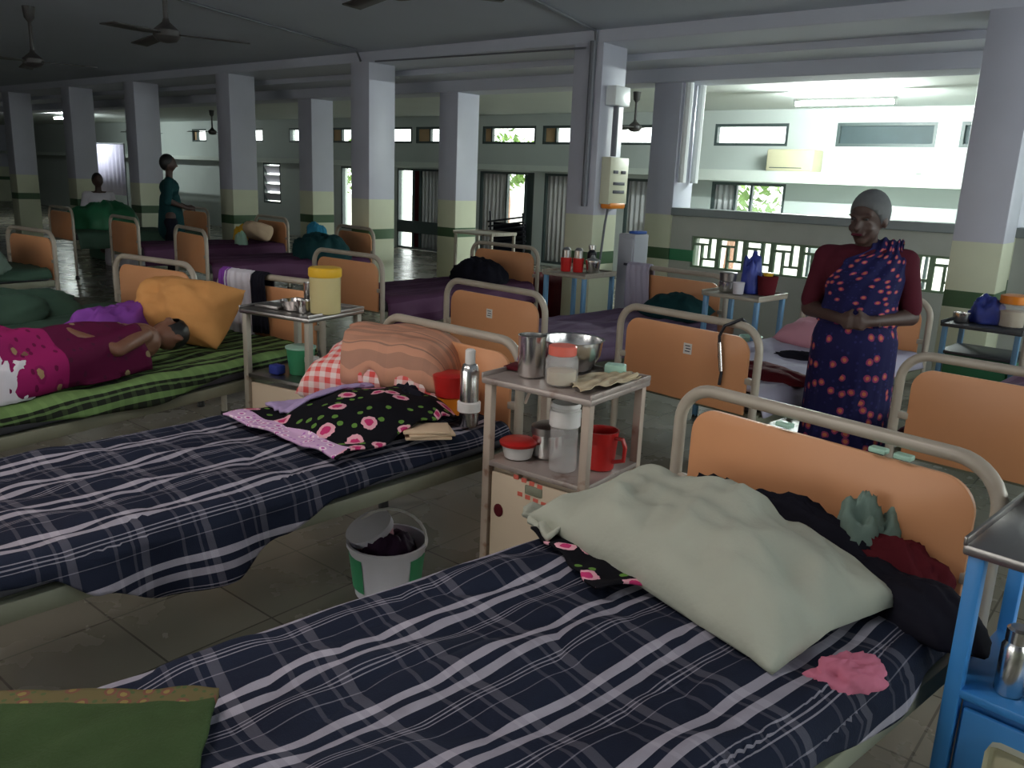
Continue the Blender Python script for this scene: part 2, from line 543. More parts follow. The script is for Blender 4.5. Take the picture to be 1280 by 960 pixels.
# side and near walls
b = MB(); b.box((XL - .1, (YN + YF) / 2, 1.6), (.2, YF - YN, 3.2)); struct(b.build('wall_left', X['dado'], smooth=False), 'far end wall of the ward')
sidew = [(-.6, 1.4, .95, 2.4), (2.0, 4.0, .95, 2.4), (4.6, 6.4, .95, 2.4), (9.2, 11.4, .95, 2.4)]
w = MB()
wall_boxes(w, lambda m, a, b_, c, d: m.box((XR + .1, (a + b_) / 2, (c + d) / 2), (.2, b_ - a, d - c)), YN, YF, 0., 3.2, sidew)
struct(w.build('wall_right', X['dado'], smooth=False), 'side wall of the ward with daylight windows')
nearw = [(-7.6 + i * 2.3, -6.1 + i * 2.3, .95, 2.35) for i in range(3)]
w = MB()
wall_boxes(w, lambda m, a, b_, c, d: m.box(((a + b_) / 2, YN - .1, (c + d) / 2), (b_ - a, .2, d - c)), XL, XR, 0., 3.2, nearw)
struct(w.build('wall_near', X['dado'], smooth=False), 'near wall of the ward with daylight windows')

# windows
wn = 0
def window(x0, x1, z0, z1, leaves, y=YF, fr=.045):
    """leaves: list of (fraction, material, louvres)"""
    global wn
    wn += 1
    f = MB()
    W, H = x1 - x0, z1 - z0
    for xa in (x0 + fr / 2, x1 - fr / 2):
        f.box((xa, y + .05, (z0 + z1) / 2), (fr, .09, H))
    for za in (z0 + fr / 2, z1 - fr / 2):
        f.box(((x0 + x1) / 2, y + .05, za), (W, .085, fr))
    tot = sum(l[0] for l in leaves)
    x = x0 + fr
    spans = []
    for fra, m, lv in leaves:
        wd = (W - 2 * fr) * fra / tot
        spans.append((x, x + wd, m, lv)); x += wd
    for a, b_, m, lv in spans[:-1]:
        f.box((b_, y + .05, (z0 + z1) / 2), (.04, .07, H))
    root = struct(f.build('window_%d' % wn, X['wframe'], smooth=False))
    for a, b_, m, lv in spans:
        p = MB()
        if lv == 'curtain':
            p.grid(lambda u, v: Vector((a + (b_ - a) * u, y + .06 + .018 * math.sin(u * (b_ - a) * 60), z0 + fr + (H - 2 * fr) * v)), 40, 2)
            p.build('curtain', m, root, solid=.008)
        elif lv:
            n = lv
            for k in range(n):
                zz = z0 + fr + (H - 2 * fr) * (k + .5) / n
                p.box(((a + b_) / 2, y + .05, zz), (b_ - a, .006, (H - 2 * fr) / n * .9), rot=Matrix.Rotation(R(28), 3, 'X'))
            p.build('louvre_pane', m, root, smooth=False)
        else:
            p.box(((a + b_) / 2, y + .06, (z0 + z1) / 2), (b_ - a, .006, H - 2 * fr))
            p.build('pane', m, root, smooth=False)
    return root

G_, T_, D_ = X['pane'], X['tanpane'], X['darkpane']
for i, (a, b_) in enumerate(clere):
    if i in (1, 2, 3): lv = [(1, D_, 0)]
    elif i in (6, 4): lv = [(.15, T_, 0), (.85, G_, 4)]
    elif i == 5: lv = [(.25, T_, 0), (.75, G_, 4)]
    elif i in (7, 9, 12): lv = [(.3, T_, 0), (.7, G_, 0)]
    else: lv = [(1, G_, 4)]
    window(a, b_, 2.27, 2.61, lv)
window(*tall[0], [(.5, X['leaf_white'], 'curtain'), (.36, G_, 0), (.14, X['wframe'], 0)])
window(*tall[1], [(.48, X['leaf_white'], 'curtain'), (.1, X['bluepane'], 0), (.42, G_, 0)])
r3 = window(*tall[2], [(.34, G_, 0), (.16, X['darkred'], 0), (.5, X['curtain'], 'curtain')])
m = MB(); m.box(((tall[2][0] + tall[2][1]) / 2, YF + .03, .49), (1.4, .06, .26)); m.build('mid_rail', X['wframe'], r3, smooth=False)
window(*tall[3], [(.55, G_, 0), (.45, X['wframe'], 0)])
r5 = window(*tall[4], [(1, X['whitecloth'], 4)])
window(*tall[5], [(1, X['curtain'], 'curtain')])
window(*tall[6], [(.32, X['curtain'], 'curtain'), (.23, G_, 0), (.45, G_, 0)])
for q in (7, 8): window(*tall[q], [(.5, G_, 0), (.5, G_, 0), (.5, G_, 0)])
for a, b_, c, d in nearw:
    window(a, b_, c, d, [(.5, G_, 0), (.5, G_, 0)], y=YN - .12)

# columns
def column(x1, y0, name='column', w_=.34, d_=.42, top=2.9, extra=None):
    m = MB(); m.box((x1 - w_ / 2, y0 + d_ / 2, top / 2), (w_, d_, top), bev=.008)
    return struct(m.build(name, X['dado']), extra)
for x in (-1.15, -4.73, -8.07, -11.06, -13.81, -16.17, -18.9, -21.8, -25.): column(x, Y1)
for x in (-4.64, -7.93, -11.04, -16.55, -19.5, -26.): column(x, Y2 + .05, top=2.75)
column(-1.3, Y2 + .05, top=2.75)

# half wall with pierced jali between the rear columns
HZ0, HZ1 = .74, 1.08
m = MB()
m.box(((-4.64 + XR) / 2, Y2 + .17, HZ0 / 2), (XR + 4.64, .2, HZ0))
m.box(((-4.64 + XR) / 2, Y2 + .17, (HZ1 + 1.29) / 2), (XR + 4.64, .2, 1.29 - HZ1))
m.box(((-4.64 - 4.38) / 2, Y2 + .17, (HZ0 + HZ1) / 2), (.26, .2, HZ1 - HZ0))
m.box(((-1.64 + XR) / 2, Y2 + .17, (HZ0 + HZ1) / 2), (XR + 1.64, .2, HZ1 - HZ0))
struct(m.build('wall_half', X['copper'], smooth=False), 'low grey wall between ward and window bay')
m = MB(); m.box(((-4.64 + XR) / 2, Y2 + .16, 1.33), (XR + 4.64, .27, .085), bev=.008)
struct(m.build('trim_6', X['coping'], smooth=False), 'dark coping on the low wall')
m = MB(); m.box((-4.49, Y2 + .065, .862), (.29, .012, .125)); struct(m.build('trim_7', X['greenpanel'], smooth=False), 'green painted line on the low wall')
jh = []
mod = .305
for k in range(9):
    x = -4.38 + k * mod
    for (a, b_, c, d) in ((.025, .105, .02, .24), (.025, .195, .265, .315), (.125, .19, .11, .245), (.21, .285, .115, .32), (.125, .285, .02, .09)):
        jh.append((x + a, x + b_, HZ0 + c, HZ0 + d))
m = MB()
wall_boxes(m, lambda q, a, b_, c, d: q.box(((a + b_) / 2, Y2 + .12, (c + d) / 2), (b_ - a, .05, d - c)), -4.38, -1.63, HZ0, HZ1, jh)
struct(m.build('trim_8', X['jali'], smooth=False), 'pierced green jali band in the low wall')

# ceiling conduits and pipes
def conduit(pts, r, name, mtl, label, cat='pipe'):
    q = MB(); q.tube(pts, r, 8)
    return tag(q.build(name, mtl), label, cat)
conduit([(-4.1, 4.0, ZC - .012), (-4.47, 5.58, ZC - .012), (-4.80, 6.9, ZC - .012), (-4.81, 6.93, 2.87)], .013, 'ceiling_conduit', X['pipe'], 'thin dark conduit on the ceiling above the column with the switch box')
conduit([(-6.5, 2.4, ZC - .012), (-7.22, 4.12, ZC - .012), (-8.04, 6.73, ZC - .012), (-8.2, 6.93, 2.9)], .013, 'ceiling_conduit', X['pipe'], 'thin dark conduit on the ceiling ending over a plain column')
conduit([(-4.83, 6.92, 2.9), (-4.83, 6.92, 2.0), (-4.83, 6.92, 1.37)], .03, 'downpipe', X['pipe'], 'dark grey pipe down the front of the column with the switch box')
conduit([(-4.90, 6.90, 2.84), (-7.9, 6.9, 2.875)], .010, 'beam_cable', X['pipe'], 'thin dark cable strung along the front beam')
for y, l in ((8.42, 'white plastic pipe nearer the hall on the rear column beside the lit bay'), (8.70, 'white plastic pipe nearer the windows on the rear column beside the lit bay')):
    conduit([(-4.59, y, 2.68), (-4.59, y, 1.64)], .045, 'white_downpipe', X['pipewhite'], l)

# switch box etc on the column
t = thing('switch_box', 'cream electrical switch box on the column side', 'switch box', (-4.73, 7.0, 1.4))
m = MB(); m.box((.055, .2, .225), (.11, .33, .45), bev=.008); m.build('body', X['cablecream'], t)
for z, n in ((.31, 2), (.2, 1), (.12, 1)):
    for k in range(n):
        m = MB(); m.box((.113, .2 + (k - (n - 1) / 2) * .14, z), (.01, .08 if n == 2 else .2, .03), bev=.003); m.build('switch', X['ink'], t)
m = MB(); m.box((.06, .2, -.015), (.12, .28, .06), bev=.02); m.build('red_lamp_cover', X['orange'], t)
t = thing('junction_box', 'white junction box high on the column above the switch box', 'junction box', (-4.73, 7.0, 2.33))
m = MB(); m.box((.06, .16, .09), (.12, .26, .18), bev=.012); m.build('body', X['pipewhite'], t)
m = MB(); m.tube([(.05, .16, 0), (.05, .16, -.47)], .03, 8); m.build('cable_duct', X['pipe'], t)
conduit([(-4.66, 7.1, 1.385), (-4.70, 7.12, 1.2), (-4.715, 7.1, .85)], .012, 'hanging_cable', X['pipe'], 'dark cable hanging below the cream switch box', 'cable')

# fluorescent lamps
def lamp(x, y, z, L, rz, label, name='tube_light', mk='tubelight'):
    t = thing(name, label, 'lamp', (x, y, z), rz)
    m = MB(); m.box((0, 0, 0), (L, .04, .035), bev=.006); m.build('housing', X['housing'], t)
    for sx in (-1, 1):
        m = MB(); m.tube([(sx * L * .35, 0, 0), (sx * L * .35, 0, ZB - z)], .006, 8); m.build('hanger', X['housing'], t)
    m = MB(); m.tube([(-L / 2 + .04, 0, -.05), (L / 2 - .04, 0, -.05)], .016, 12); m.build('tube', X[mk], t)
    for sx in (-1, 1):
        m = MB(); m.box((sx * (L / 2 - .02), 0, -.04), (.03, .05, .06), bev=.004); m.build('end_cap', X['housing'], t)
    return t
lamp(-3.75, 10.75, ZB - .11, 1.25, 0, 'bright fluorescent tube lamp on the bay ceiling')
lamp(-23.9, 10.1, ZB - .08, 1.25, 0, 'fluorescent tube lamp over the far lavender screen', mk='tubefar')

# ceiling fans
def make_fan(label, loc, rz, drop):
    t = thing('ceiling_fan', label, 'ceiling fan', loc, rz, None)
    m = MB(); m.tube([(0, 0, .05), (0, 0, drop)], .017, 8); m.build('rod', X['fan'], t)
    m = MB(); m.lathe([(.015, drop - .14), (.045, drop - .1), (.055, drop), (.0552, drop)], seg=18); m.build('canopy', X['fan'], t)
    m = MB(); m.lathe([(.02, -.062), (.065, -.052), (.092, -.02), (.092, .018), (.06, .045), (.026, .075), (.018, .10)], seg=24); m.build('motor', X['fan'], t)
    for k in range(3):
        m = MB()
        q = Matrix.Rotation(k * 2 * PI / 3, 3, 'Z')
        tw = Matrix.Rotation(R(5), 3, 'X')
        def fn(u, v):
            r = .08 + .48 * u
            wd = .02 + .034 * min(1, u * 4) + .006 * u
            return q @ (tw @ Vector((r, (v - .5) * 2 * wd, 0)) + Vector((0, 0, -.01 - .02 * u)))
        m.grid(fn, 10, 2)
        m.build('blade', X['fan'], t, solid=.008)
    return t
make_fan('brown ceiling fan on a long rod, whole and nearest the ward beds', (-5.93, 3.25, 2.50), R(52), .50)
make_fan('brown ceiling fan in the dim corner of the hall', (-8.98, 3.55, 2.515), R(46), .485)
make_fan('brown ceiling fan cut by the top edge of the view', (-3.60, 3.32, 2.575), R(48), .425)
make_fan('dark ceiling fan in the bay behind the switch box column', (-6.35, 10.2, 2.36), R(40), .46)
make_fan('small dark ceiling fan before the bright far room', (-20.6, 10.6, 2.36), R(10), .46)
make_fan('small dark ceiling fan between two far columns', (-17.6, 10.6, 2.36), R(25), .46)

# ------------------------------------------------------------------ beds
BW, BL = .86, 1.98
def uframe(w_, z0, z1, r, rc=.11, y=0.):
    pts = [(-w_ / 2, y, z0), (-w_ / 2, y, z1 - rc)]
    for k in range(1, 8):
        a = PI - PI / 2 * k / 8
        pts.append((-w_ / 2 + rc + rc * math.cos(a), y, z1 - rc + rc * math.sin(a)))
    pts.append((-w_ / 2 + rc, y, z1))
    pts.append((w_ / 2 - rc, y, z1))
    for k in range(1, 8):
        a = PI / 2 - PI / 2 * k / 8
        pts.append((w_ / 2 - rc + rc * math.cos(a), y, z1 - rc + rc * math.sin(a)))
    pts += [(w_ / 2, y, z1 - rc), (w_ / 2, y, z0)]
    return pts

def panel_mb(w_, z0, z1, y, th, rc):
    m = MB()
    out = []
    out.append((-w_ / 2, z0)); 
    for k in range(9):
        a = PI - PI / 2 * k / 8
        out.append((-w_ / 2 + rc + rc * math.cos(a), z1 - rc + rc * math.sin(a)))
    for k in range(9):
        a = PI / 2 - PI / 2 * k / 8
        out.append((w_ / 2 - rc + rc * math.cos(a), z1 - rc + rc * math.sin(a)))
    out.append((w_ / 2, z0))
    def ring(yy, s):
        cx, cz = 0, (z0 + z1) / 2
        return [Vector((x - s * (1 if x > 0 else -1), yy, z - s * (1 if z > cz else -1))) for x, z in out]
    m.rings([ring(y - th / 2, .004), ring(y - th / 2 + .003, 0), ring(y + th / 2 - .003, 0), ring(y + th / 2, .004)])
    return m

def make_bed(label, loc, rz, top=.62, BW=BW, foot=True, lam='lam', hz=.965, name='hospital_bed', matt='mattress', foot_board=True):
    t = thing(name, label, 'bed', loc, rz, None)
    for i, y in enumerate((0., -BL)):
        if i == 1 and not foot_board:
            m = MB(); m.tube(uframe(BW, .30, top - .02, .019, .06, y), .019, 10); m.build('foot_rail', X['tube'], t)
            continue
        nm = 'headboard' if i == 0 else 'footboard'
        m = MB(); m.tube(uframe(BW, .30, hz, .019, .115, y), .0195, 12)
        fr = m.build(nm + '_frame', X['tube'], t)
        m = panel_mb(BW - .10, .53, hz - .055, y, .018, .085); m.build(nm, X[lam], fr)
        for sx in (-1, 1):
            m = MB(); m.box((sx * (BW / 2 - .035), y, .70), (.045, .022, .03), bev=.004); m.build('bracket', X['tube'], fr)
    for sx in (-1, 1):
        for y in (0., -BL):
            m = MB(); m.tube([(sx * BW / 2, y, .30), (sx * BW / 2, y, .03)], .0185, 10)
            l = m.build('leg', X['tube'], t)
            m = MB(); m.lathe([(.024, 0), (.026, .01), (.022, .05)], (sx * BW / 2, y, 0), 12); m.build('foot_cap', X['rubber'], l)
        m = MB(); m.box((sx * (BW / 2 - .012), -BL / 2, top - .115), (.03, BL - .05, .055), bev=.004)
        m.build('side_rail', X['rail'], t)
    m = MB(); m.box((0, -BL / 2, top - .045), (BW - .05, BL - .09, .09), bev=.025, seg=3); m.build('mattress', X[matt], t)
    m = MB(); m.box((0, -BL / 2, top - .10), (BW - .06, BL - .06, .02)); m.build('bed_deck', X['rail'], t)
    return t

TOPA, TOPD = .64, .62
BEDS = {
 'A': ((-.725, 2.225, 0), R(-9)), 'D': ((-2.47, 2.57, 0), R(-2.5)), 'N': ((-4.35, 2.95, 0), R(10)), 'F': ((-5.55, 2.85, 0), R(8)), 'M': ((-8.5, 3.19, 0), R(5)),
 'I': ((-1.70, 5.76, 0), R(-8)), 'H': ((-3.11, 5.78, 0), R(-5)), 'E': ((-.30, 5.62, 0), R(-5)),
 'G': ((-5.38, 6.38, 0), R(0)), 'J': ((-7.95, 6.62, 0), R(-9)), 'K': ((-10.0, 6.86, 0), R(-5)), 'L': ((-12.4, 7.1, 0), R(-3)),
}
bA = make_bed('hospital bed carrying the large sage pillow, peach headboard behind it', *BEDS['A'], top=TOPA, BW=.93, hz=1.0, foot_board=False)
for cx_ in (-.10, .17, .235):
    m = MB(); m.box((cx_, -.012, .963), (.045, .03, .014), bev=.004)
    m.build('clip', X['mint'], [c for c in bA.children if c.name.startswith('headboard_frame')][0])
bD = make_bed('hospital bed with the gingham pillow and black floral cloth, olive side rail', *BEDS['D'], top=TOPD)
bN = make_bed('hospital bed with a green striped sheet and a patient lying on it', *BEDS['N'], top=TOPD - .03)
labs = {
 'F': 'hospital bed behind the amber pillow, peach headboard bare', 'M': 'hospital bed at the far edge of the near row, peach headboard over a grey bundle',
 'I': 'hospital bed with a pink pillow beside the person in navy saree', 'H': 'hospital bed with a lilac bedspread, footboard carrying a small paper sticker',
 'E': 'hospital bed past the person in navy saree, wide footboard cut by the right edge', 'G': 'hospital bed with a plum bedspread, footboard behind the yellow-lidded jar',
 'J': 'hospital bed with plum bedspread, footboard behind the draped white towel', 'K': 'hospital bed with plum bedspread, brown footboard before the teal-clad standing person',
 'L': 'hospital bed in the dim far row, dull footboard by green bundles'}
for k in 'FMIHEGJKL':
    dup(bD, *BEDS[k], labs[k])
for ch in [c for c in C.objects if c.parent and c.parent.get('label') in (labs['J'], labs['K'], labs['L'])]:
    pass

# stickers on footboards belong to their beds
def bed_child(label, mb, name, mtl):
    par = next(o for o in C.objects if o.get('label') == label)
    board = next(c for c in par.children if c.name.startswith('footboard_frame'))
    o = mb.build(name, mtl, board, smooth=False)
    return o
for lb, x in ((labs['I'], 0.03), (labs['H'], -.02), (labs['E'], .13)):
    m = MB(); m.box((x, -BL - .0105, .80), (.05, .002, .055)); o = bed_child(lb, m, 'sticker', X['sticker'])
    m = MB()
    for k in range(3): m.box((x + .004 * (k % 2), -BL - .012, .815 - .014 * k), (.03, .001, .005))
    q = m.build('sticker_print', X['ink'], o.parent, smooth=False)

# bedspreads: heightfields that fold over the mattress edge
def spread(bed, top, mtl, hemL, hemR, s0, s1, label, name='bedspread', cat='bedspread', amp=.012, nu=70, nv=64, flare=(.03, .03), group=None, lift=None, seed=0., wob=1.):
    loc, rz = BEDS[bed]
    BW = .93 if bed == 'A' else .86
    hw = BW / 2 - .015
    rc = .035
    def fn(u, v):
        s = s0 + (s1 - s0) * u
        hl, hr = lerp(hemL, s), lerp(hemR, s)
        t = -(hw + hl) + (2 * hw + hl + hr) * v
        a = abs(t); sg = 1 if t > 0 else -1
        fl = flare[0] if sg < 0 else flare[1]
        z0 = top + .008
        wr = amp * (nz(t * 3.1, s * 2.2, seed) + .6 * nz(t * 9, s * 4, seed + 5) + .35 * nz(t * 18, s * 9, seed + 9))
        ridge = amp * .9 * math.sin((t * 1.0 + s * .55) * 16 + 3 * nz(s * 1.3, t * 1.3, seed + 2))
        if a < hw - rc:
            x, z = t, z0 + abs(wr) * 1.3 + max(0, ridge) * .6 * wob
        elif a < hw - rc + rc * PI / 2:
            th = (a - hw + rc) / rc
            x = sg * (hw - rc + (rc + .012) * math.sin(th)); z = z0 - rc + (rc + .004) * math.cos(th) + abs(wr) * .4
        else:
            d = a - (hw - rc + rc * PI / 2)
            x = sg * (hw + .016 + fl * d / .15 * (1 + .9 * math.sin(s * 17 + seed) * wob) + abs(wr) * .7)
            z = z0 - rc - d
        if lift: z += lift(x, -s)
        return Vector((x, -s, z))
    def uvf(u, v):
        s = s0 + (s1 - s0) * u
        hl, hr = lerp(hemL, s), lerp(hemR, s)
        t = -(hw + hl) + (2 * hw + hl + hr) * v
        return (t + .025 * nz(s * 2, t * 2, seed + 3) + .5, s + .03 * nz(t * 3, s * 2, seed + 8))
    m = MB(); m.grid(fn, nv, nu, uvf)
    o = m.build(name, mtl, smooth=True, solid=.006, loc=loc, rz=rz, angle=180, off=1.)
    return tag(o, label, cat, group)

spread('A', TOPA, X['navyplaid'], [(0, .10), (.5, .16), (1.2, .2), (2, .2)], [(0, .02), (.25, .03), (.5, .09), (.8, .04), (1.2, .12), (2, .1)],
       .06, 1.97, 'navy check bedspread under the sage pillow', amp=.021, nu=180, nv=200, flare=(.12, .02), seed=1.)
spread('D', TOPD, X['navyplaid'], [(0, .06), (2, .08)],
       [(0, .02), (.25, .03), (.55, .035), (.92, .06), (1.12, .13), (1.32, .20), (1.5, .20), (1.68, .12), (1.8, .05), (2, .03)],
       .05, 1.95, 'navy check bedspread under the gingham pillow, sagging over the olive rail', amp=.019, nu=110, nv=130, seed=4.)
spread('N', TOPD - .03, X['greenplaid'], [(0, .05), (2, .05)], [(0, .03), (.7, .03), (1.2, .09), (2, .03)], .05, 1.95,
       'green striped sheet under the lying patient', 'bed_sheet', 'bed sheet', .012, 70, 70, seed=7.)
for k, nm in (('F', 'dark green sheet on the bed behind the lying patient'), ('M', 'dark green sheet on the bed of the grey bundle')):
    spread(k, TOPD, X['mattgreen'], [(0, .06), (2, .06)], [(0, .06), (2, .06)], .05, 1.95, nm, 'bed_sheet', 'bed sheet', .014, 30, 40, seed=9.)
spread('H', TOPD, X['lilac'], [(0, .10), (2, .12)], [(0, .08), (2, .1)], .05, 1.93, 'lilac bedspread behind the footboard with the sticker', amp=.016, nu=40, nv=50, seed=11.)
spread('I', TOPD, X['whitesheet'], [(0, .07), (2, .09)], [(0, .07), (2, .09)], .05, 1.93, 'lavender white sheet on the bed with the pink pillow', 'bed_sheet', 'bed sheet', .014, 40, 50, seed=13.)
spread('E', TOPD, X['purple'], [(0, .07), (2, .09)], [(0, .07), (2, .09)], .05, 1.93, 'plum bedspread behind the wide footboard near the person in navy saree', amp=.014, nu=30, nv=40, seed=14.)
spread('G', TOPD, X['purple'], [(0, .10), (2, .12)], [(0, .16), (2, .2)], .05, 1.93, 'plum bedspread beside the yellow-lidded jar', amp=.016, nu=40, nv=50, seed=15.)
spread('J', TOPD, X['purple'], [(0, .10), (2, .12)], [(0, .16), (2, .2)], .05, 1.93, 'plum bedspread on the bed past the draped white towel', amp=.016, nu=30, nv=40, seed=16.)
spread('K', TOPD, X['purple'], [(0, .10), (2, .12)], [(0, .16), (2, .2)], .05, 1.93, 'plum bedspread before the teal-clad standing person', amp=.016, nu=30, nv=40, seed=17.)
spread('L', TOPD, X['mattgreen'], [(0, .10), (2, .12)], [(0, .16), (2, .2)], .05, 1.93, 'dark green bedspread in the dim far row', amp=.016, nu=30, nv=40, seed=18.)

# ------------------------------------------------------------------ soft goods
def pillow(name, label, cat, loc, rz, w_, d_, h, mtl, tilt=(0., 0.), amp=.02, seed=0., pw=2.6, n=34, group=None, uvs=1., flat=.35):
    """stuffed cushion, belly flattened where it rests"""
    m = MB()
    bm = m.bm
    def P(u, v, top):
        x, y = 2 * u - 1, 2 * v - 1
        k = max(0., (1 - abs(x) ** pw)) ** .5 * max(0., (1 - abs(y) ** pw)) ** .5
        pin = 1 - .07 * (1 - abs(x)) * abs(y) ** 4 - .0 * abs(x)
        pinx = 1 - .07 * (1 - abs(y)) * abs(x) ** 4
        wr = amp * (nz(x * 2 + seed, y * 2, seed) + .6 * nz(x * 5, y * 5 + seed, seed + 3) + .5 * nz(x * 9 + 2 * y, y * 3, seed + 6))
        fold = amp * .9 * math.sin(9 * (x + .5 * y) + 4 * nz(x, y, seed))
        z = h * (1 - flat) * k + (wr + fold * .5) * (.25 + k) if top else -h * flat * k
        return Vector((x * w_ / 2 * pinx, y * d_ / 2 * pin, z))
    top = [[bm.verts.new(P(i / n, j / n, True)) for j in range(n + 1)] for i in range(n + 1)]
    bot = [[None] * (n + 1) for _ in range(n + 1)]
    for i in range(n + 1):
        for j in range(n + 1):
            bot[i][j] = top[i][j] if i in (0, n) or j in (0, n) else bm.verts.new(P(i / n, j / n, False))
    for g, rev in ((top, 0), (bot, 1)):
        for i in range(n):
            for j in range(n):
                vs = [g[i][j], g[i + 1][j], g[i + 1][j + 1], g[i][j + 1]]
                f = bm.faces.new(vs[::-1] if rev else vs)
                for lp in f.loops:
                    lp[m.uv].uv = (lp.vert.co.x * uvs + .5, lp.vert.co.y * uvs + lp.vert.co.z * .8)
    o = m.build(name, mtl, angle=180)
    o.location = loc
    o.rotation_euler = (tilt[0], tilt[1], rz)
    return tag(o, label, cat, group)

def drape(name, label, cat, corners, zf, mtl, nu=30, nv=30, th=.008, uvs=(1., 1.), wave=.012, seed=0., mats=None, amp=.008, group=None, border=None):
    """cloth lying on a surface; corners are world xy in order"""
    c = [Vector((*p, 0)) for p in corners]
    cen = sum(c, Vector()) / 4
    zc = zf(cen.x, cen.y)
    L1 = (c[1] - c[0]).length; L2 = (c[3] - c[0]).length
    def fn(u, v):
        p = c[0] * (1 - u) * (1 - v) + c[1] * u * (1 - v) + c[2] * u * v + c[3] * (1 - u) * v
        e = min(u, 1 - u, v, 1 - v)
        p = p + Vector((nz(u * 5, v * 5, seed), nz(u * 5, v * 5, seed + 4), 0)) * wave * (1 - min(1, e * 5) * .6)
        z = zf(p.x, p.y) + amp * (1 + nz(u * 6, v * 6, seed + 7) + .6 * math.sin((u * 1.3 + v) * 14 + 3 * nz(u * 2, v * 2, seed)))
        return Vector((p.x - cen.x, p.y - cen.y, z - zc))
    m = MB(); m.grid(fn, nu, nv, lambda u, v: (u * L1 * uvs[0], v * L2 * uvs[1]))
    if border:
        for f in m.bm.faces:
            uv = sum((lp[m.uv].uv.copy() for lp in f.loops), Vector((0, 0))) / 4
            if border(uv.x / (L1 * uvs[0]), uv.y / (L2 * uvs[1])): f.material_index = 1
    o = m.build(name, mtl if not mats else mats, solid=th, angle=180, off=1.)
    o.location = (cen.x, cen.y, zc)
    return tag(o, label, cat, group)

def heap(name, label, cat, loc, rz, rx, ry, h, mtl, seed=0., amp=.3, n=26, group=None, uvs=1.):
    """crumpled bundle of cloth resting on its flat underside"""
    m = MB()
    N, K = 48, 16
    rings = []
    for i in range(K + 1):
        a = PI / 2 * i / K
        ring = []
        for k in range(N):
            th = 2 * PI * k / N
            d = Vector((math.cos(a) ** .7 * math.cos(th), math.cos(a) ** .7 * math.sin(th), math.sin(a)))
            f1 = nz(d.x * 1.7 + d.z, d.y * 1.7, seed)
            f2 = 1 - abs(nz(d.x * 3 + d.z * 1.5, d.y * 3 - d.z, seed + 5)) * 2
            f3 = 1 - abs(nz(d.x * 6 + d.z * 2, d.y * 6 + d.z * 3, seed + 9)) * 2
            q = 1 + amp * (.75 * f1 + .40 * f2 + .20 * f3 - .25)
            q2 = 1 + amp * (1.2 * f1 + .55 * f2 + .35 * f3 - .4)
            ring.append(Vector((rx * d.x * q, ry * d.y * q, max(0, h * d.z * q2))))
        rings.append(ring)
    m.rings(rings, True, True, True, uvs=lambda a, b: (b / N * 2 * (rx + ry) * uvs, a / K * h * 1.5 * uvs))
    o = m.build(name, mtl, angle=180, loc=loc, rz=rz)
    return tag(o, label, cat, group)

zA = lambda x, y: TOPA + .022
zD = lambda x, y: TOPD + .024
# --- bed A
drape('floral_cloth', 'black cloth with pink flowers peeping from under the sage pillow', 'cloth', [(-1.27, 1.66), (-.95, 1.50), (-.60, 1.95), (-1.05, 2.05)], lambda x, y: TOPA + .045, X['floral'], 30, 30, .006, (1.4, 1.4), seed=3., wave=.02)
sg = pillow('pillow', 'large sage green pillow sprawled over the nearest bed', 'pillow', (-.84, 1.82, TOPA + .06), R(-15), .82, .50, .21, X['sage'], (R(2), R(2)), .024, 2.2, 2.1, 54, flat=.25)
drape('pillow_cover_corner', 'pale sage cloth hanging past the trolley end of the sage pillow', 'cloth', [(-1.36, 1.74), (-1.19, 1.62), (-1.05, 1.86), (-1.22, 1.98)], lambda x, y: TOPA + .045 + .09 * max(0, (x + 1.3)) , X['sage'], 20, 20, .012, wave=.03, seed=5., amp=.016)
heap('pink_cloth', 'pink cloth crumpled by the sage pillow corner', 'cloth', (-.405, 1.60, TOPA + .012), R(60), .085, .05, .035, X['pinkcloth'], 3., .4)
heap('mint_cloth', 'crumpled mint cloth against the nearest headboard', 'cloth', (-.545, 2.15, TOPA + .05), R(30), .085, .05, .13, X['mintcloth'], 6., .5)
heap('dark_red_cloth', 'dark red cloth beside the crumpled mint cloth', 'cloth', (-.47, 2.12, TOPA + .01), R(-5), .15, .06, .11, X['darkred'], 8., .3)
heap('black_cloth', 'black clothes heaped at the right end of the nearest headboard', 'cloth', (-.40, 1.99, TOPA + .01), R(-30), .19, .11, .075, X['blackcloth'], 9., .22)
heap('dark_clothes', 'dark clothes tucked between sage pillow and headboard', 'cloth', (-.80, 2.13, TOPA + .01), R(-8), .30, .05, .13, X['blackcloth'], 12., .35)
drape('green_towel', 'olive green towel with an embroidered border at the foot of the nearest bed', 'towel',
      [(-1.50, .42), (-1.22, .70), (-.92, .44), (-1.25, .12)], lambda x, y: TOPA + .05, None, 34, 30, .014, mats=[X['greentowel'], X['towelborder']], seed=8., amp=.006,
      border=lambda u, v: v < .10)
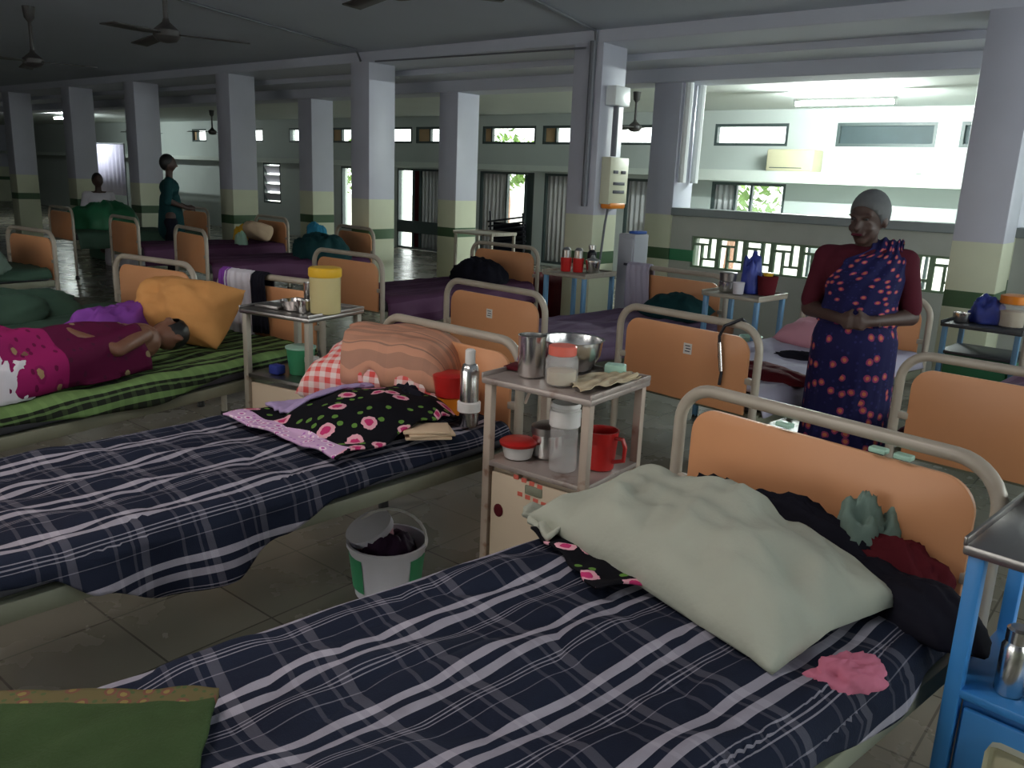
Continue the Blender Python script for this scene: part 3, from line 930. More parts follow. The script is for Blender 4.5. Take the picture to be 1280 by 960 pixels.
# --- bed D
pillow('pillow', 'red gingham pillow against the headboard beside the trolley', 'pillow', (-2.66, 2.40, TOPD + .085), R(24), .68, .42, .25, X['gingham'], (R(8), 0), .014, 5., 4.2, 40, flat=.3)
def zpil(x, y):
    p = Matrix.Rotation(-R(24), 2) @ Vector((x + 2.66, y - 2.40))
    u, v = min(1, abs(p.x) / .33), min(1, abs(p.y) / .20)
    k = (1 - u ** 4.2) ** .5 * (1 - v ** 4.2) ** .5
    return max(TOPD + .03, TOPD + .142 + .25 * .72 * k + math.tan(R(8)) * p.y * .9)
def rot2(x, y, a=R(24), c=(-2.66, 2.40)):
    return (c[0] + x * math.cos(a) - y * math.sin(a), c[1] + x * math.sin(a) + y * math.cos(a))
drape('striped_cloth', 'peach striped cloth spread over the gingham pillow', 'cloth', [rot2(.33, -.20), rot2(.34, .21), rot2(-.26, .21), rot2(-.13, -.20)], zpil, X['peachcloth'], 40, 30, .006, seed=6., wave=.015, amp=.006)
def zbund(x, y):
    d = math.hypot((x + 2.40) / .30, (y - 2.08) / .34)
    return TOPD + .046 + .09 * max(0, 1 - d * d) ** .7
drape('floral_cloth', 'black cloth with pink roses and a lilac border before the gingham pillow', 'cloth',
      [(-2.80, 1.68), (-2.10, 1.67), (-2.16, 2.33), (-2.66, 2.32)], zbund, None, 46, 46, .008, (1., 1.), mats=[X['floral'], X['border']], seed=10., wave=.03, amp=.007,
      border=lambda u, v: v < .13 and u < .97)
heap('navy_cloth', 'dark navy bundle between the floral cloth and the gingham pillow', 'cloth', (-2.42, 2.27, TOPD + .02), 0, .17, .08, .12, X['blackcloth'], 21., .3)
drape('lavender_cloth', 'smooth lavender cloth at the foot of the gingham pillow', 'cloth', [(-2.76, 1.85), (-2.58, 1.83), (-2.53, 2.20), (-2.69, 2.25)], lambda x, y: max(zbund(x, y), TOPD + .045) + .012, X['lavender'], 24, 24, .012, seed=12., wave=.02)
for i, (dz, rz, sh) in enumerate(((0, 10, 0), (.011, 16, .006), (.022, 8, -.004))):
    m = MB(); m.box((0, 0, .005), (.17, .12, .010), bev=.003)
    o = m.build('napkin', X['napkin'], loc=(-2.10 + sh, 2.09 + sh, TOPD + .046 + dz), rz=R(rz + 40))
    tag(o, ('bottom', 'middle', 'topmost')[i] + ' buff napkin of the small pile at the bed edge', 'napkin', 'napkins on the check bedspread')

# ------------------------------------------------------------------ vessels
def vessel(name, label, cat, loc, parts, group=None, rz=0., seg=28):
    t = thing(name, label, cat, loc, rz, group)
    for nm, prof, mk in parts:
        m = MB(); m.lathe(prof, seg=seg); m.build(nm, X[mk], t)
    return t
def shell(r0, r1, h, th=.003):
    return [(r0 * .95, 0), (r0, .004), (r1, h), (r1 - th, h), (r0 - th, .008), (r0 * .9, .006)]
zb = TOPD + .034
vessel('container', 'red-lidded orange food container standing at the bed edge', 'container', (-2.28, 2.40, zb), [
    ('lower_box', [(.05, 0), (.056, .006), (.062, .075), (.055, .075)], 'orange'), ('upper_box', [(.062, .075), (.068, .08), (.073, .145), (.06, .146)], 'red'), ('lid', [(.075, .145), (.076, .165), (.06, .172), (.02, .174)], 'red')])
vessel('water_bottle', 'steel water bottle with white band and cap on the check bed', 'bottle', (-2.115, 2.33, zb), [
    ('body', [(.036, 0), (.038, .01), (.038, .22), (.028, .245), (.020, .25)], 'steel'), ('band', [(.0395, .055), (.046, .06), (.046, .095), (.0395, .10)], 'white'), ('cap', [(.020, .25), (.020, .30), (.015, .305)], 'white')])

# ------------------------------------------------------------------ trolleys
def make_trolley(label, loc, rz, w_, d_, h, frame, top, panel, shelf_z, name='bedside_trolley', rim=True, cab=True, ptop=None):
    t = thing(name, label, 'trolley', loc, rz)
    lw = .032
    for sx in (-1, 1):
        for sy in (-1, 1):
            m = MB(); m.box((sx * (w_ / 2 - lw / 2), sy * (d_ / 2 - lw / 2), h / 2 - .005), (lw, lw, h - .03), bev=.004)
            l = m.build('leg', X[frame], t)
            m = MB(); m.lathe([(.017, 0), (.02, .006), (.018, .02)], (sx * (w_ / 2 - lw / 2), sy * (d_ / 2 - lw / 2), 0), 10); m.build('foot_cap', X['rubber'], l)
    m = MB(); m.box((0, 0, h - .012), (w_ + .02, d_ + .02, .024), bev=.006)
    if rim:
        for sx in (-1, 1): m.box((sx * (w_ / 2 + .006), 0, h + .006), (.008, d_ + .02, .02), bev=.002)
        m.box((0, d_ / 2 + .006, h + .006), (w_ + .02, .008, .02), bev=.002)
    m.build('tray_top', X[top], t)
    m = MB(); m.box((0, 0, shelf_z - .01), (w_ - .004, d_ - .004, .02), bev=.004); m.build('shelf', X[ptop or top], t)
    if cab:
        m = MB(); m.box((0, .01, (shelf_z - .02 + .12) / 2), (w_ - 2 * lw, d_ - .04, shelf_z - .02 - .12), bev=.006)
        bx = m.build('cupboard', X[panel], t)
        m = MB(); m.box((0, -d_ / 2 + .012, (shelf_z - .03 + .13) / 2), (w_ - 2 * lw - .02, .012, shelf_z - .03 - .15), bev=.004)
        dr = m.build('door', X[panel], t)
        m = MB(); m.tube([(.09, -d_ / 2 + .004, shelf_z - .16), (.09, -d_ / 2 - .018, shelf_z - .16), (.14, -d_ / 2 - .018, shelf_z - .16), (.14, -d_ / 2 + .004, shelf_z - .16)], .005, 8); m.build('handle', X['steeldark'], dr)
    return t
T1 = make_trolley('rust-stained bedside trolley between the two check beds', (-1.725, 2.43, 0), R(3), .45, .40, .90, 'frame_rust', 'traytop', 'cream_panel', .585)
# plate and stains on its door
m = MB(); m.box((.01, -.194, .515), (.075, .004, .035), bev=.004); pl = m.build('name_plate', X['rail'], T1)
m = MB()
for z, w_ in ((.49, .08), (.55, .05)):
    for k in range(4): m.box((-.07 + .035 * k + .02 * (z < .5), -.1935, z - .004 * k), (.022, .003, .016))
m.build('faded_lettering', X['salmon'], T1, smooth=False)
m = MB(); m.ball((-.145, -.195, .40), .022, (1, .2, 1.2), 12); m.build('rust_blot', X['darkred'], T1)
zt, zs = .905, .588
vessel('steel_jug', 'tall steel tumbler at the front of the rusty trolley', 'tumbler', (-1.83, 2.35, zt), [('body', [(.048, 0), (.05, .004), (.052, .14), (.054, .15), (.050, .15), (.047, .01)], 'steel')])
vessel('steel_bowl', 'wide steel bowl behind the red-lidded jar', 'bowl', (-1.80, 2.55, zt), [('body', [(.06, 0), (.085, .006), (.115, .06), (.122, .115), (.128, .118), (.118, .115), (.11, .06), (.08, .012)], 'steel')])
vessel('plastic_jar', 'clear jar with salmon lid at the front of the rusty trolley', 'jar', (-1.675, 2.325, zt), [
    ('body', [(.052, 0), (.058, .008), (.058, .09), (.05, .105), (.044, .108)], 'clear'), ('contents', [(.05, .004), (.052, .05), (.03, .056), (.001, .056)], 'food'), ('lid', [(.047, .105), (.05, .108), (.05, .135), (.046, .139), (.01, .14)], 'salmon')])
m = MB(); m.box((0, 0, .022), (.075, .05, .044), bev=.006); tag(m.build('mint_box', X['mint'], loc=(-1.62, 2.59, zt), rz=R(20)), 'mint green soap box behind the newspaper', 'box')
drape('newspaper', 'crumpled newspaper on the rusty trolley', 'newspaper', [(-1.70, 2.38), (-1.54, 2.25), (-1.50, 2.58), (-1.60, 2.62)], lambda x, y: zt + .004 + .03 * max(0, (y - 2.45)), X['paper'], 22, 22, .003, wave=.02, seed=31., amp=.008)
m = MB(); m.box((0, 0, .006), (.12, .10, .012), bev=.002); tag(m.build('notebook', X['darkred'], loc=(-1.915, 2.41, zt), rz=R(12)), 'flat dark red notebook at the trolley corner', 'notebook')
t = thing('phone', 'small blue mobile phone leaning on the dark red notebook', 'phone', (-1.94, 2.45, zt + .018), R(20))
m = MB(); m.box((0, 0, .04), (.05, .012, .085), rot=Matrix.Rotation(R(-35), 3, 'X'), bev=.004); m.build('body', X['bluebag'], t)
vessel('food_box', 'white tub with red lid on the lower shelf of the rusty trolley', 'container', (-1.855, 2.325, zs), [
    ('tub', [(.045, 0), (.052, .004), (.064, .055), (.05, .056)], 'white'), ('lid', [(.07, .052), (.072, .062), (.06, .070), (.02, .072)], 'red')])
vessel('tiffin_tin', 'round steel tin behind the red-lidded tub', 'tin', (-1.79, 2.42, zs), [
    ('body', [(.055, 0), (.06, .004), (.06, .10), (.055, .102)], 'steel'), ('lid', [(.064, .09), (.064, .118), (.05, .126), (.01, .128)], 'steeldark')])
vessel('water_bottle', 'tall clear bottle with white collar on the lower trolley shelf', 'bottle', (-1.655, 2.335, zs), [
    ('body', [(.045, 0), (.05, .006), (.05, .17), (.046, .18)], 'clear'), ('collar', [(.052, .165), (.056, .17), (.056, .225), (.05, .228)], 'white'), ('cap', [(.05, .228), (.055, .24), (.05, .252), (.03, .246)], 'white')])
t = vessel('plastic_mug', 'red plastic mug on the lower trolley shelf', 'mug', (-1.57, 2.45, zs), [('body', [(.045, 0), (.05, .004), (.062, .14), (.064, .146), (.058, .146), (.046, .01)], 'red')])
m = MB(); m.tube([(.056, 0, .125), (.09, 0, .128), (.102, 0, .10), (.098, 0, .05), (.052, 0, .035)], .008, 8); m.build('handle', X['red'], t)
m = MB(); m.tube([(-1.885, 2.47, .91), (-1.89, 2.50, .96), (-1.91, 2.54, .95), (-1.90, 2.50, .90), (-1.96, 2.52, .80), (-1.97, 2.5, .74)], .006, 8)
tag(m.build('charger_cable', X['frame_rust']), 'brown charger cable looped over the trolley corner', 'cable')

T2 = make_trolley('worn grey bedside trolley beside the lying patient', (-3.58, 2.63, 0), R(10), .46, .40, .90, 'frame_grey', 'steeldark', 'frame_grey', .56, cab=False)
m = MB(); m.box((0, -.17, .33), (.40, .02, .36), bev=.004); m.build('front_panel', X['cream_panel'], T2)
zt2 = .905
m = MB(); m.box((0, 0, .008), (.16, .11, .016), bev=.004); tag(m.build('lunch_tray', X['steeldark'], loc=(-3.69, 2.53, zt2), rz=R(10)), 'flat dull steel tray on the grey trolley corner', 'tray')
vessel('steel_bowl', 'low steel bowl on the grey trolley beside the flat tray', 'bowl', (-3.56, 2.56, zt2), [('body', shell(.05, .068, .05), 'steel')])
vessel('steel_cup', 'tall steel cup standing behind the low bowl', 'cup', (-3.60, 2.70, zt2), [('body', shell(.034, .038, .125), 'steel')])
vessel('steel_cup', 'short steel cup at the front of the grey trolley', 'cup', (-3.46, 2.55, zt2), [('body', shell(.03, .034, .06), 'steel')])
vessel('steel_tin', 'steel tin with dark lid behind the short cup', 'tin', (-3.48, 2.68, zt2), [('body', [(.036, 0), (.04, .004), (.04, .09), (.035, .092)], 'steel'), ('lid', [(.042, .085), (.042, .11), (.03, .116), (.005, .118)], 'steeldark')])
t = vessel('plastic_jar', 'tall yellow-lidded jar on the grey trolley', 'jar', (-3.375, 2.62, zt2), [
    ('body', [(.07, 0), (.076, .006), (.078, .19), (.07, .195)], 'yellowclear'), ('lid', [(.08, .185), (.083, .19), (.083, .225), (.076, .232), (.02, .234)], 'yellow')])
vessel('small_jar', 'small pale jar on the lower shelf of the grey trolley', 'jar', (-3.44, 2.58, .562), [('body', shell(.035, .035, .09), 'food'), ('lid', [(.037, .085), (.037, .11), (.01, .112)], 'white')])
vessel('green_tub', 'dark green tub on the lower shelf of the grey trolley', 'tub', (-3.56, 2.60, .562), [('body', shell(.06, .075, .14), 'green'), ('rim', [(.075, .136), (.08, .138), (.08, .146), (.074, .147)], 'mint')])
m = MB(); m.box((0, 0, .025), (.07, .06, .05), bev=.01); tag(m.build('blue_packet', X['bluebag'], loc=(-3.63, 2.50, .562), rz=R(5)), 'small blue packet on the lower shelf of the grey trolley', 'packet')

T3 = make_trolley('bright blue trolley beside the nearest headboard', (-.035, 1.98, 0), R(-6), .42, .38, .92, 'blue_frame', 'steeldark', 'blue_frame', .60, ptop='blue_frame')
m = MB(); m.box((.02, -.19, .40), (.26, .006, .24), bev=.02); pp = m.build('cream_panel', X['board'], T3)
m = MB(); m.box((.0, -.1935, .36), (.06, .004, .07), bev=.01); m.box((.05, -.1935, .35), (.03, .004, .05), bev=.01); m.build('painted_flower', X['greenpanel'], pp)
vessel('steel_flask', 'slim steel flask on the shelf of the bright blue trolley', 'flask', (-.155, 1.87, .602), [('body', [(.026, 0), (.028, .004), (.028, .105), (.02, .12)], 'steel'), ('cap', [(.024, .118), (.024, .145), (.018, .15)], 'steel')])
vessel('plastic_cup', 'white plastic cup beside the slim steel flask', 'cup', (-.085, 1.93, .602), [('body', shell(.04, .055, .13), 'white')])
vessel('red_tin', 'red tin on top of the bright blue trolley', 'tin', (-.11, 2.03, .925), [('body', shell(.05, .05, .14), 'orange'), ('lid', [(.052, .13), (.053, .155), (.01, .16)], 'yellow')])

# ward trolleys further back
T4 = make_trolley('pale blue trolley with a blue bag, behind the footboard with the hooked rod', (-2.41, 5.45, 0), R(-5), .42, .38, .90, 'paleblue', 'frame_grey', 'darkshelf', .55, cab=False)
heap('blue_bag', 'dark blue plastic bag on the pale blue trolley', 'bag', (-2.38, 5.46, .905), 0, .07, .06, .24, X['bluebag'], 2., .25)
vessel('red_pot', 'dark red pot on the pale blue trolley', 'pot', (-2.26, 5.46, .905), [('body', shell(.055, .07, .13), 'darkred'), ('lid', [(.03, .13), (.035, .15), (.01, .155)], 'yellow')])
vessel('steel_pot', 'shiny steel pot stack on the pale blue trolley', 'pot', (-2.52, 5.40, .905), [('lower_pot', shell(.055, .06, .07), 'steel'), ('upper_pot', [(.045, .07), (.055, .075), (.06, .13), (.05, .135), (.01, .137)], 'steeldark')])
vessel('white_cup', 'white cup at the front of the pale blue trolley', 'cup', (-2.41, 5.34, .905), [('body', shell(.035, .04, .08), 'whitecloth')])
vessel('mint_bowl', 'mint bowl on the lower shelf of the pale blue trolley', 'bowl', (-2.31, 5.40, .552), [('body', shell(.05, .08, .07), 'mint')])
vessel('brown_pot', 'brown pot on the lower shelf of the pale blue trolley', 'pot', (-2.51, 5.42, .552), [('body', shell(.05, .06, .12), 'lamdark')])

T5 = make_trolley('blue-legged trolley with red jars, before the grey cabinet', (-3.84, 5.50, 0), R(0), .40, .42, .90, 'paleblue', 'frame_grey', 'darkshelf', .50, ptop='darkshelf')
for x, y, l in ((-3.92, 5.42, 'red jar with steel lid, nearer the lilac bed of the pair'), (-3.83, 5.46, 'red jar with steel lid, nearer the grey cabinet of the pair')):
    vessel('red_jar', l, 'jar', (x, y, .905), [('body', shell(.04, .045, .11), 'red'), ('lid', [(.035, .11), (.036, .17), (.02, .19), (.01, .192)], 'steel')])
vessel('steel_pot', 'steel pot beside the red jars', 'pot', (-3.73, 5.52, .905), [('body', shell(.05, .06, .09), 'steel'), ('lid', [(.062, .088), (.062, .10), (.02, .12), (.012, .14)], 'steel')])
vessel('water_bottle', 'dark bottle with a bright steel cap behind the red jars', 'bottle', (-3.80, 5.60, .905), [('body', [(.035, 0), (.038, .004), (.038, .15), (.02, .17)], 'blackmetal'), ('cap', [(.02, .17), (.03, .175), (.03, .21), (.01, .212)], 'steel')])

t = thing('grey_cabinet', 'tall grey cabinet between column and far headboard', 'cabinet', (-3.74, 6.12, 0), R(-4))
m = MB(); m.box((0, 0, .6), (.17, .20, 1.20), bev=.012); m.build('body', X['greybox'], t)
m = MB(); m.box((0, -.103, .62), (.14, .012, 1.08), bev=.006); d = m.build('door', X['greybox'], t)
m = MB(); m.box((.02, -.115, .95), (.04, .012, .02), bev=.003); m.build('handle', X['ink'], d)
m = MB(); m.box((.04, 0, 1.212), (.08, .15, .024), bev=.006); m.build('blue_cap', X['bluecap'], t)

T6 = make_trolley('green-panelled trolley in front of the wide corner column', (-1.02, 6.2, 0), R(-4), .46, .42, .80, 'paleblue', 'darkshelf', 'greenpanel', .62)
vessel('plastic_jar', 'jar with an orange lid on the green-panelled trolley', 'jar', (-.90, 6.18, .805), [('body', [(.075, 0), (.08, .006), (.08, .14), (.07, .15)], 'clear'), ('contents', [(.07, .004), (.072, .10), (.02, .105)], 'food'), ('lid', [(.08, .148), (.085, .152), (.085, .20), (.05, .21)], 'orange')])
heap('blue_bag', 'navy bag beside the orange-lidded jar', 'bag', (-1.05, 6.22, .805), 0, .11, .09, .16, X['bluebag'], 17., .25)
vessel('steel_pot', 'steel pot by the navy bag on the green-panelled trolley', 'pot', (-1.18, 6.12, .805), [('body', shell(.05, .055, .06), 'steel')])

# ------------------------------------------------------------------ bucket under bed D
t = thing('bucket', 'white and green plastic bucket under the check bed', 'bucket', (-2.25, 2.03, 0), R(20))
m = MB(); m.lathe([(.115, 0), (.125, .006), (.15, .205), (.158, .207), (.158, .22), (.147, .22), (.12, .012), (.02, .01)]); m.build('pail', X['whitecloth'], t)
m = MB()
m.lathe([(.130, .04), (.1335, .04), (.1495, .18), (.146, .18)]); 
for f in list(m.bm.faces):
    a = math.atan2(f.calc_center_median().y, f.calc_center_median().x)
    if not (-2.6 < a < -1.9 or -.4 < a < .3): m.bm.faces.remove(f)
m.build('green_print', X['green'], t)
m = MB(); m.tube([(-.155 * math.cos(PI * k / 12), .02 + .06 * math.sin(PI * k / 12), .215 + .10 * math.sin(PI * k / 12)) for k in range(13)], .006, 8); m.build('handle', X['white'], t)
heap('wet_cloth', 'dark wet cloth inside the white and green bucket', 'cloth', (-2.25, 2.03, .14), 0, .11, .11, .10, X['darkwash'], 5., .3)
t = thing('pink_pot', 'faded pink pot with a white rim leaning inside the bucket', 'pot', (-2.315, 2.06, .14), R(10))
t.rotation_euler = (R(24), R(-12), R(10))
m = MB(); m.lathe([(.055, 0), (.07, .004), (.088, .12), (.083, .12), (.066, .008)]); m.build('body', X['pinkpillow'], t)
m = MB(); m.lathe([(.088, .105), (.096, .107), (.096, .135), (.086, .135)]); m.build('rim', X['whitecloth'], t)

# ------------------------------------------------------------------ hook on footboard I
loc, rz = BEDS['I']
fb = lambda x, y, z: (loc[0] + x * math.cos(rz) - (y - BL) * math.sin(rz), loc[1] + x * math.sin(rz) + (y - BL) * math.cos(rz), z)
t = thing('hooked_rod', 'bent steel rod hooked over the peach footboard with the lilac shadow side', 'rod', fb(.25, 0, .95))
t['label'] = 'bent steel rod hooked over the footboard before the person in navy saree'
def lf(*p):
    q = fb(*p); return (q[0] - t.location[0], q[1] - t.location[1], q[2] - t.location[2])
m = MB(); m.tube([lf(.34, .035, .96), lf(.32, 0, .995), lf(.29, -.028, .975), lf(.25, -.034, .955), lf(.225, -.033, .90), lf(.235, -.032, .80), lf(.255, -.032, .72), lf(.25, -.032, .66)], .008, 8); m.build('rod', X['blackmetal'], t)
m = MB(); m.tube([lf(.230, -.034, .87), lf(.2535, -.034, .73)], .0105, 10); m.build('rod_highlight', X['steel'], t)  # paler steel length added to imitate the shiny highlight along the rod

# ------------------------------------------------------------------ bed I / H goods
pillow('pillow', 'pink pillow on the lavender white sheet', 'pillow', (-1.78, 5.35, TOPD + .07), R(-6), .56, .38, .20, X['pinkpillow'], (R(6), 0), .012, 8., 2.6, 26)
heap('black_strap', 'black strap-like cloth across the lavender white sheet', 'cloth', (-1.62, 4.85, TOPD + .012), R(8), .27, .05, .05, X['blackcloth'], 14., .3)
heap('plum_cloth', 'plum cloth folded near the foot of the lavender sheet', 'cloth', (-1.72, 4.25, TOPD + .012), R(-8), .30, .14, .05, X['darkred'], 19., .25)
pillow('pillow', 'dark teal pillow under the far headboard by the grey cabinet', 'pillow', (-2.98, 5.55, TOPD + .07), R(-5), .50, .30, .20, X['teal'], (R(8), 0), .012, 9., 2.6, 24)
def over_board(name, label, bed, x0, x1, zt_, front, back, mtl, yoff=0., th=.02):
    loc, rz = BEDS[bed]
    m = MB()
    prof = [(-.04, zt_ - front), (-.042, zt_ - .03), (-.03, zt_ + .015), (0, zt_ + .032), (.03, zt_ + .015), (.042, zt_ - .03), (.04, zt_ - back)]
    def fn(u, v):
        k = v * (len(prof) - 1); i = min(int(k), len(prof) - 2); f = k - i
        y = prof[i][0] * (1 - f) + prof[i + 1][0] * f
        z = prof[i][1] * (1 - f) + prof[i + 1][1] * f
        w = .014 * math.sin(u * 13 + z * 5) + .012 * nz(u * 4, z * 5, 3.)
        return Vector((x0 + (x1 - x0) * u + .05 * (zt_ - z) * (u - .3), y + yoff + (w if y > 0 else -abs(w)), z))
    m.grid(fn, 24, 30)
    o = m.build(name, mtl, solid=.008, loc=loc, rz=rz, angle=180)
    return tag(o, label, 'towel')
over_board('draped_towel', 'pale lilac towel draped on the headboard corner by the grey cabinet', 'H', -.46, -.24, .965, .33, .25, X['whitesheet'])
over_board('draped_towel', 'white towel draped over the headboard beside the amber pillow', 'N', -.32, -.10, .965, .42, .2, X['whitecloth'])
over_board('draped_cloth', 'dark cloth draped next to the white towel on the headboard', 'N', -.09, .02, .965, .34, .2, X['blackcloth'])
over_board('draped_cloth', 'small violet cloth draped beyond the white towel', 'N', -.37, -.305, .968, .16, .1, X['violet'])

# ------------------------------------------------------------------ bed N: patient, pillow
pillow('pillow', 'big amber pillow propped against the headboard by the grey trolley', 'pillow', (-4.44, 2.47, TOPD + .16), R(12), .68, .38, .36, X['orangecloth'], (R(52), 0), .022, 15., 2.3, 34)
def lying():
    t = thing('person', 'person in a magenta saree lying under the amber pillow', 'person', (-3.98, 1.79, TOPD + .0), R(12))
    m = MB()
    m.cap((0, -.35, .13), (-.02, .05, .13), .13, .12)
    m.cap((-.02, .05, .13), (-.03, .22, .14), .12, .115)
    m.cap((-.03, .22, .14), (-.04, .34, .14), .06, .05)
    m.ball((-.05, .43, .14), .10, (.85, 1.05, .95))
    m.ball((.05, .43, .13), .02); m.ball((-.04, .43, .245), .018, (1, 1.4, 1))
    for dx, kz in ((.06, .27), (-.10, .24)):
        m.cap((dx, -.38, .12), (dx - .02, -.72, kz), .10, .075)
        m.cap((dx - .02, -.72, kz), (dx, -1.02, .06), .07, .045)
        m.cap((dx, -1.02, .06), (dx, -1.16, .05), .04, .03)
    m.cap((.06, .18, .20), (.16, -.06, .16), .05, .04)
    m.cap((.16, -.06, .16), (.02, -.22, .27), .038, .028)
    m.cap((.02, -.22, .27), (-.03, -.28, .28), .03, .032)
    for k in range(4):
        m.cap((-.03 - .012 * k, -.29, .29 - .005 * k), (-.035 - .014 * k, -.36 + .008 * abs(k - 1.3), .275), .010, .008)
    m.cap((-.015, -.27, .285), (.005, -.325, .265), .011, .009)
    m.cap((-.10, .18, .2), (-.22, -.02, .12), .05, .04); m.cap((-.22, -.02, .12), (-.16, -.25, .10), .038, .03)
    fuse(m, .011, 5).build('body', X['skin'], t, angle=180)
    m = MB(); m.ball((-.055, .455, .145), .107, (.9, 1.0, 1.0)); m.ball((-.10, .55, .11), .05)
    bmesh.ops.bisect_plane(m.bm, geom=m.bm.verts[:] + m.bm.edges[:] + m.bm.faces[:], plane_co=(0, .40, .215), plane_no=(-.1, -.25, 1), clear_outer=True)
    m.build('hair', X['hair'], t, angle=180)
    m = MB()
    def sar(u, v):
        y = .14 - 1.12 * u
        a = -PI * .06 + PI * 1.12 * v
        rx = lerp([(-1., .15), (-.72, .20), (-.35, .21), (.14, .17)], y)
        hh = lerp([(-1., .13), (-.72, .345), (-.50, .33), (-.33, .285), (.14, .255)], y)
        q = 1 + .07 * math.sin(7 * v * PI + 10 * u) + .08 * nz(u * 6, v * 4, 2.)
        return Vector((-.02 + rx * math.cos(a) * q * 1.05, y, .012 + hh * max(0, math.sin(a)) ** .7 * q))
    m.grid(sar, 36, 30, lambda u, v: (u * 1.1, v * .7))
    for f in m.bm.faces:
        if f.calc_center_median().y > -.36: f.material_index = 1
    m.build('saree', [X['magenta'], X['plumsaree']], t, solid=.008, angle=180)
    t.scale = (.92, .92, .82)
    return t
lying()
heap('violet_shawl', 'violet shawl bundled beyond the lying patient', 'cloth', (-4.56, 2.12, TOPD + .0), R(15), .13, .30, .21, X['violet'], 23., .3)
heap('white_cloth', 'white cloth lying by the legs of the person in magenta', 'cloth', (-3.74, 1.25, TOPD), R(10), .07, .13, .17, X['whitecloth'], 61., .25)

# grey bundle on M, bundles on far beds
heap('grey_bundle', 'grey-blue bundle below the far peach headboard', 'bundle', (-8.35, 2.6, TOPD + .012), R(5), .42, .30, .22, X['mintcloth'], 25., .25)
heap('dark_bundle', 'dark olive clothes on the bed behind the violet shawl', 'bundle', (-5.75, 1.9, TOPD + .012), R(5), .34, .45, .16, X['mattgreen'], 27., .25)
heap('green_bundle', 'green bundle on the dim far bed', 'bundle', (-12.9, 5.9, TOPD + .012), 0, .42, .5, .36, X['greenpanel'], 33., .25)
heap('teal_bundle', 'dark teal bundle on the plum bed before the far headboard', 'bundle', (-7.85, 6.05, TOPD + .012), 0, .36, .28, .26, X['teal'], 35., .25)
heap('blue_scarf', 'bright blue scarf on top of the dark teal bundle', 'scarf', (-8.0, 6.1, TOPD + .24), 0, .12, .10, .14, X['tealhi'], 37., .3)
pillow('pillow', 'peach pillow standing on the plum bed before a column', 'pillow', (-9.85, 6.58, TOPD + .15), R(-5), .46, .22, .34, X['napkin'], (R(60), 0), .012, 39., 2.6, 20)
heap('yellow_bag', 'small yellow bag beside the peach pillow', 'bag', (-10.2, 6.5, TOPD + .012), 0, .11, .09, .20, X['yellow'], 41., .25)
heap('mint_bag', 'pale mint bag on the plum bed below the peach pillow', 'bag', (-9.72, 6.2, TOPD + .012), 0, .10, .07, .15, X['mint'], 43., .25)
heap('dark_bundle', 'dark bundle on the plum bed beside the yellow-lidded jar', 'bundle', (-5.35, 6.0, TOPD + .012), 0, .3, .26, .2, X['blackcloth'], 45., .25)

# ------------------------------------------------------------------ far furniture
t = thing('stretcher_frame', 'dark folded metal stretcher against the bay doors', 'stretcher', (-10.35, 12.3, 0), R(8))
for k in range(6):
    m = MB(); m.tube([(-.35, -.02 * k, .35 + .09 * k), (.45, -.02 * k, .48 + .09 * k)], .018, 8); m.build('bar', X['blackmetal'], t)
for sx in (-.33, .40):
    m = MB(); m.tube([(sx, .04, .0), (sx, -.06, 1.0)], .022, 8); m.build('post', X['blackmetal'], t)
m = MB(); m.box((.05, .04, .42), (.72, .02, .75)); m.build('canvas', X['blackcloth'], t)
t = make_trolley('dark steel side table beyond the maroon bedding', (-6.9, 7.8, 0), 0, .62, .45, .95, 'frame_grey', 'frame_grey', 'darkshelf', .4, cab=False)
m = MB(); m.box((0, 0, .28), (1.0, .7, .56), bev=.04, seg=3); o = m.build('maroon_mattress', X['darkred'], loc=(-5.85, 7.45, 0), rz=R(4)); tag(o, 'folded maroon mattress stacked behind the columns', 'mattress')
m = MB(); m.box((0, 0, .05), (.10, .10, .10), bev=.015); tag(m.build('white_pot', X['whitecloth'], loc=(-5.95, 7.3, .56)), 'small white pot on the folded maroon mattress', 'pot')
t = thing('carton', 'cream carton on the bay ledge under the high windows', 'carton', (-5.08, 12.76, 1.885))
m = MB(); m.box((0, 0, .16), (.72, .40, .32), bev=.025, seg=3); m.build('box', X['board'], t)
m = MB(); m.box((-.05, -.203, .05), (.5, .01, .012)); m.build('tape', X['wframe'], t, smooth=False)
m = MB(); m.box((0, 0, .012), (.62, .3, .024), bev=.006); tag(m.build('flat_tray', X['ledge'], loc=(-3.6, 12.75, 1.885)), 'flat pale tray lying on the bay ledge', 'tray')
t = thing('privacy_screen', 'bright lavender privacy screen in the far lit room', 'screen', (-23.7, 11.0, 0))
m = MB(); m.grid(lambda u, v: Vector((-1.1 + 2.2 * u, .03 * math.sin(u * 60), .75 + 1.33 * v)), 90, 2); m.build('cloth', X['screen'], t, solid=.006)
for x in (-1.13, 1.13):
    m = MB(); m.tube([(x, 0, 0), (x, 0, 2.1)], .016, 8); m.build('pole', X['pipe'], t)
m = MB(); m.tube([(-1.13, 0, 2.1), (1.13, 0, 2.1)], .014, 8); m.build('top_bar', X['pipe'], t)

